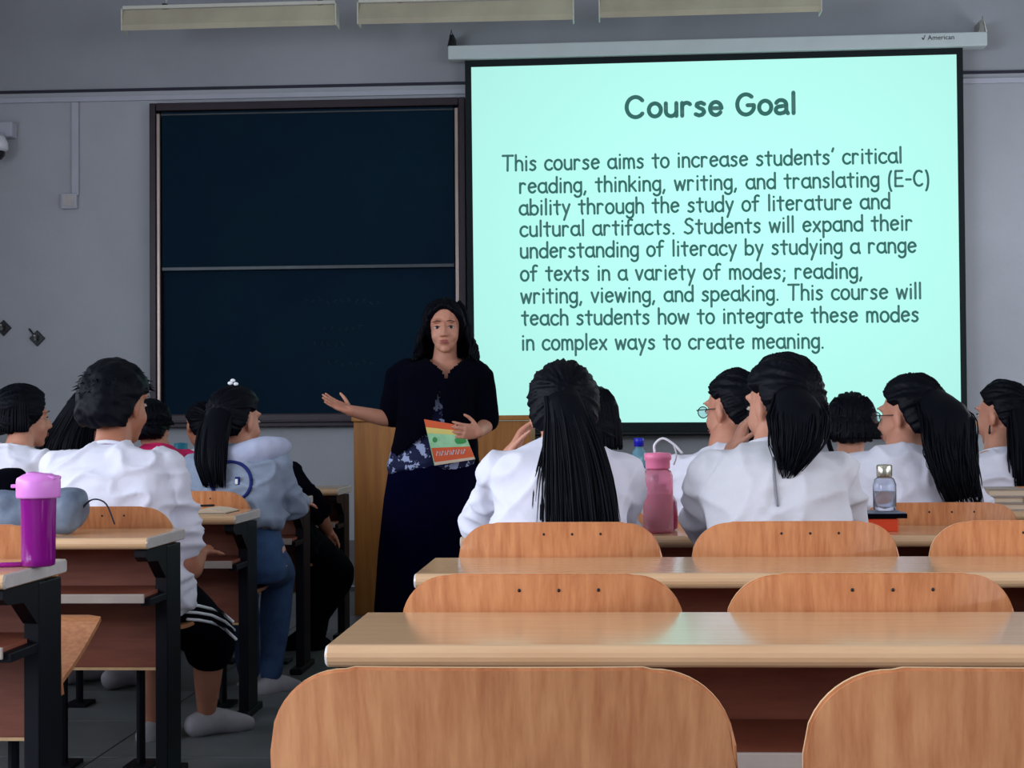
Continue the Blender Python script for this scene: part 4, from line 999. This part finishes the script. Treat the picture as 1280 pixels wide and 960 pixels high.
# booklet
a = P(530, 524, 6.905); b_ = P(577, 532, 6.915); c_ = P(594, 574, 6.915); d_ = P(543, 582, 6.895)
t = thing('booklet', 'orange, yellow and green illustrated booklet held in the teacher\'s hand', 'booklet', a)
def bpt(s, q, off=0): 
    p = (a*(1-s)+b_*s)*(1-q)+(d_*(1-s)+c_*s)*q; return p-a+Vector((0, -off, 0))
def strip(nm, s0, s1, q0, q1, off, m, th=.0006):
    bm = bmesh.new(); f = [bm.verts.new(bpt(*x, off)) for x in ((s0, q0), (s1, q0), (s1, q1), (s0, q1))]; g = [bm.verts.new(v.co+Vector((0, th, 0))) for v in f]
    bm.faces.new(f); bm.faces.new(g[::-1]); [bm.faces.new((f[i], f[(i+1) % 4], g[(i+1) % 4], g[i])) for i in range(4)]; return obj(nm, bm, m, t)
strip('pages', 0, 1, 0, 1, 0, 'paper', .006)
cv = strip('cover', 0, 1, 0, 1, .001, 'palegreen')
strip('red_band', 0, 1, 0, .17, .002, 'redorange'); strip('yellow_band', 0, 1, .17, .30, .002, 'yellow'); strip('red_band', .02, 1, .62, .93, .002, 'redorange'); strip('pale_band', .02, 1, .93, 1, .002, 'paper')
for s, q, rx, rz in ((.78, .46, .030, .013), (.16, .44, .010, .012)):
    bm = bmesh.new(); ell(bm, bpt(s, q, .0025), (rx, .001, rz)); obj('cover_picture', bm, 'green', t)
bm = bmesh.new()
for i in range(11):
    s0 = .12+.068*i; p = bpt(s0, .745, .003); tube(bm, [p+Vector((0, 0, -.010)), p+Vector((.003, 0, .010)), p+Vector((.008, 0, -.010 if i % 2 else .004))], .0016, 5)
obj('title_print', bm, 'whiteobj', t)['kind'] = 'stuff'
# ------------------------------------------------------------------ small things on the desks
def bottle(name, label, u, vb, Y, z, parts, cat='bottle'):
    p = P(u, vb, Y); t = thing(name, label, cat, (p.x, Y, z))
    prev = {}
    for nm, prof, m, par in parts:
        bm = bmesh.new(); lathe(bm, [(r, h) for r, h in prof], 36); prev[nm] = obj(nm, bm, m, prev.get(par, t), smooth=True)
    return t, prev
DT = DH
t, pv = bottle('drinking_bottle', 'magenta bottle with lilac screw lid on the lower left desk', 48, 700, 3.44, DT,
 (('bottle_body', [(.030, .001), (.036, .004), (.037, .02), (.0375, .10), (.0395, .155), (.0395, .16), (.036, .16), (.034, .10), (.033, .01), (.0, .009)], 'purple', None),
  ('drink', [(.0, .010), (.032, .011), (.033, .10), (.0, .101)], 'purpliq', None),
  ('lid', [(.0, .15), (.0465, .152), (.048, .156), (.048, .188), (.046, .196), (.030, .205), (.0, .208)], 'lilac', None)))
bm = bmesh.new(); box(bm, (.012, 0, .2), (.066, .05, .010), .004, Matrix.Rotation(.16, 4, 'Y')); box(bm, (-.053, 0, .178), (.014, .016, .008), .002); obj('lid_flap', bm, 'lilac', pv['lid'])
t, pv = bottle('drinking_bottle', 'clear pink bottle of red drink with pink lid and loop, beside the zipped-top girl', 823, 660, 4.40, DT,
 (('bottle_body', [(.030, .001), (.040, .005), (.042, .012), (.0418, .14), (.0410, .160), (.036, .172), (.028, .178), (.026, .176), (.037, .158), (.0385, .14), (.038, .012), (.0, .010)], 'pinkgl', None),
  ('drink', [(.0, .012), (.037, .013), (.0375, .108), (.0, .109)], 'pinkliq', None),
  ('lid', [(.0, .176), (.033, .178), (.034, .182), (.034, .200), (.038, .204), (.038, .218), (.034, .222), (.0, .224)], 'pinkcap', None)))
bm = bmesh.new(); tube(bm, spline([(-.008, 0, .222), (-.008, 0, .245), (.015, 0, .262), (.045, -.004, .245), (.066, -.01, .222)], 16), .0035, 8); tube(bm, spline([(.012, 0, .262), (.04, .0, .25), (.052, .0, .215), (.045, .0, .19)], 10), .002, 8)
obj('strap_loop', bm, 'whiteobj', pv['lid'], smooth=True)
bottle('drinking_bottle', 'dark magenta flask mostly hidden behind the clear pink bottle', 826, 650, 4.52, DT,
 (('bottle_body', [(.040, .001), (.047, .006), (.049, .03), (.046, .08), (.036, .10), (.03, .11), (.0, .112)], 'magenta', None), ('cap', [(.0, .1125), (.02, .113), (.02, .13), (.0, .131)], 'magenta', None)))
bottle('water_bottle', 'slim water bottle with dark blue cap standing in front of the screen', 799, 600, 6.50, DT,
 (('bottle_body', [(.026, .001), (.032, .004), (.033, .04), (.031, .05), (.033, .06), (.033, .155), (.026, .185), (.015, .198), (.015, .203), (.0, .204)], 'water', None),
  ('label_band', [(.0335, .065), (.0338, .066), (.0338, .125), (.0335, .126)], 'bluelabel', None), ('cap', [(.0, .2045), (.0205, .205), (.0205, .236), (.018, .24), (.0, .24)], 'bluecap', None)))
# orange book and silver capped bottle
p = P(1094, 655, 4.50); t = thing('thick_book', 'orange book lying under a dark notebook, left of the dark red chair back', 'book', (p.x, 4.50, DT))
boxo('cover', (0, 0, .0175), (.10, .15, .035), 'orange', t, .002); boxo('pages', (.0, .0, .0175), (.101, .144, .028), 'redorange', t)
t2 = thing('notebook', 'thin dark notebook on the orange book, under the silver-capped bottle', 'notebook', (p.x+.01, 4.50, DT+.036))
boxo('cover', (0, 0, .007), (.13, .16, .013), 'darkcloth', t2, .002); boxo('pages', (0, 0, .0145), (.125, .155, .002), 'greybag', t2)
t, pv = bottle('water_bottle', 'small clear bottle with a silver cap between the zipped-top and thin-glasses girls', 1106, 636, 4.50, DT+.052,
 (('bottle_body', [(.018, .0005), (.026, .003), (.028, .01), (.0285, .062), (.024, .075), (.018, .080), (.016, .079), (.022, .072), (.026, .06), (.0255, .012), (.0, .008)], 'clear', None),
  ('water', [(.0, .0095), (.024, .0105), (.025, .046), (.0, .0465)], 'clear', None), ('cap', [(.0, .0805), (.0185, .081), (.019, .083), (.019, .106), (.017, .109), (.0, .11)], 'silver', None)))
t.scale = (1.15, 1.15, 1.2)
# pale books
yb = 5.50; z = DT
for k, (u0, u1, hgt, lb) in enumerate(((1228, 1276, .024, 'pale thick book at the bottom of the small stack at the right edge'), (1229, 1271, .021, 'slimmer pale book in the middle of the stack at the right edge'), (1227, 1275, .026, 'cream book on top of the stack at the right edge'))):
    a = P(u0, 620, yb); b_ = P(u1, 620, yb); t = thing('closed_book', lb, 'book', ((a.x+b_.x)/2, yb, z), 0, 'books stacked at the right edge'); L = b_.x-a.x
    boxo('pages', (0, 0, hgt/2), (L-.006, .19, hgt-.006), 'paper', t, .001)
    bm = bmesh.new(); box(bm, (0, 0, .0015), (L, .2, .0028)); box(bm, (0, 0, hgt-.0015), (L, .2, .0028)); box(bm, (L/2-.0015, 0, hgt/2), (.003, .2, hgt)); obj('cover', bm, 'shelf', t); z += hgt+.0005
# open notebook, pencil case
p = P(262, 640, 5.52); t = thing('open_notebook', 'open notebook on the desk behind the girl in the hoodie', 'notebook', (p.x-.05, 5.52, DT))
for s in (-1, 1):
    bm = bmesh.new(); rings = []
    for i in range(7):
        x = s*.13*i/6; z1 = .006+.010*math.sin(i/6*pi); rings.append([Vector((x, -.09, .001)), Vector((x, .09, .001)), Vector((x, .09, z1)), Vector((x, -.09, z1))])
    loft(bm, rings); obj('page', bm, 'paper', t, smooth=False)
boxo('cover', (0, 0, .0006), (.27, .19, .001), 'darkcloth', t)
bm = bmesh.new(); tube(bm, [(-.1, -.03, .018), (.06, .02, .021)], .004, 8); o = obj('pencil', bm, 'blackpl', None, (p.x-.05, 5.52, DT+.002), smooth=True); tag(o, 'dark pencil lying across the open notebook', 'pencil')
# pen by the magenta bottle
p = P(4, 704, 3.42); t = thing('pen', 'purple and white pen on the lower left desk beside the magenta bottle', 'pen', (p.x, 3.42, DT+.0055), .35)
bm = bmesh.new(); tube(bm, [(-.08, 0, 0), (-.01, 0, 0)], .005, 8); obj('barrel', bm, 'whiteobj', t, smooth=True)
bm = bmesh.new(); tube(bm, [(-.005, 0, 0), (.045, 0, 0)], .0055, 8); obj('cap', bm, 'purple', t, smooth=True)
# grey bag on the next desk with a strap loop, black bag at the left edge
def softbag(name, label, c, s, m, seed, cat='bag', rz=0):
    bm = bmesh.new(); box(bm, (0, 0, s[2]/2), s, min(s)*.28); me = remesh(bm, .009, 8); displace(me, lambda p: .016*noise.noise(p*9+Vector((seed, 0, 0)))+.008*noise.noise(p*22))
    zmin = min(v.co.z for v in me.vertices); me.transform(Matrix.Translation((0, 0, -zmin)))
    t = thing(name, label, cat, c, rz); link('bag_body', me, [m], t); return t
p = P(36, 668, 4.42); t = softbag('handbag', 'crumpled grey satin bag behind the magenta bottle', (p.x, 4.46, DT), (.30, .16, .115), 'greybag', 3)
bm = bmesh.new(); tube(bm, spline([(.13, 0, .05), (.155, -.01, .085), (.185, -.02, .10), (.215, -.01, .085), (.235, 0, .03)], 16), .0045, 8, flat=.5); obj('strap', bm, 'strap', t, smooth=True)
bm = bmesh.new(); box(bm, (-.08, -.02, .115), (.09, .07, .012), .003); box(bm, (.0, -.02, .116), (.05, .05, .008), .002); obj('paper_tissue', bm, 'whiteobj', t)
p = P(-10, 620, 5.45); softbag('backpack', 'rounded black bag at the left edge behind the grey satin bag', (p.x, 5.52, DT), (.17, .12, .15), 'darkcloth', 5, 'bag')
# little teal-lidded cup by the front row
p = P(226, 575, 7.5); t = thing('food_tub', 'small white tub with teal lid between the boy and the hoodie girl', 'tub', (p.x, 7.5, DT))
bm = bmesh.new(); lathe(bm, [(.020, .001), (.026, .003), (.030, .085), (.0, .086)], 24); tb = obj('tub_body', bm, 'whiteobj', t, smooth=True)
bm = bmesh.new(); lathe(bm, [(.0285, .030), (.0288, .031), (.0295, .055), (.0292, .056)], 24); obj('band', bm, 'green', tb)
bm = bmesh.new(); lathe(bm, [(.0, .0865), (.032, .087), (.032, .125), (.0, .127)], 24); obj('lid', bm, 'teal', t, smooth=True); t.scale = (1, 1, 1.75)
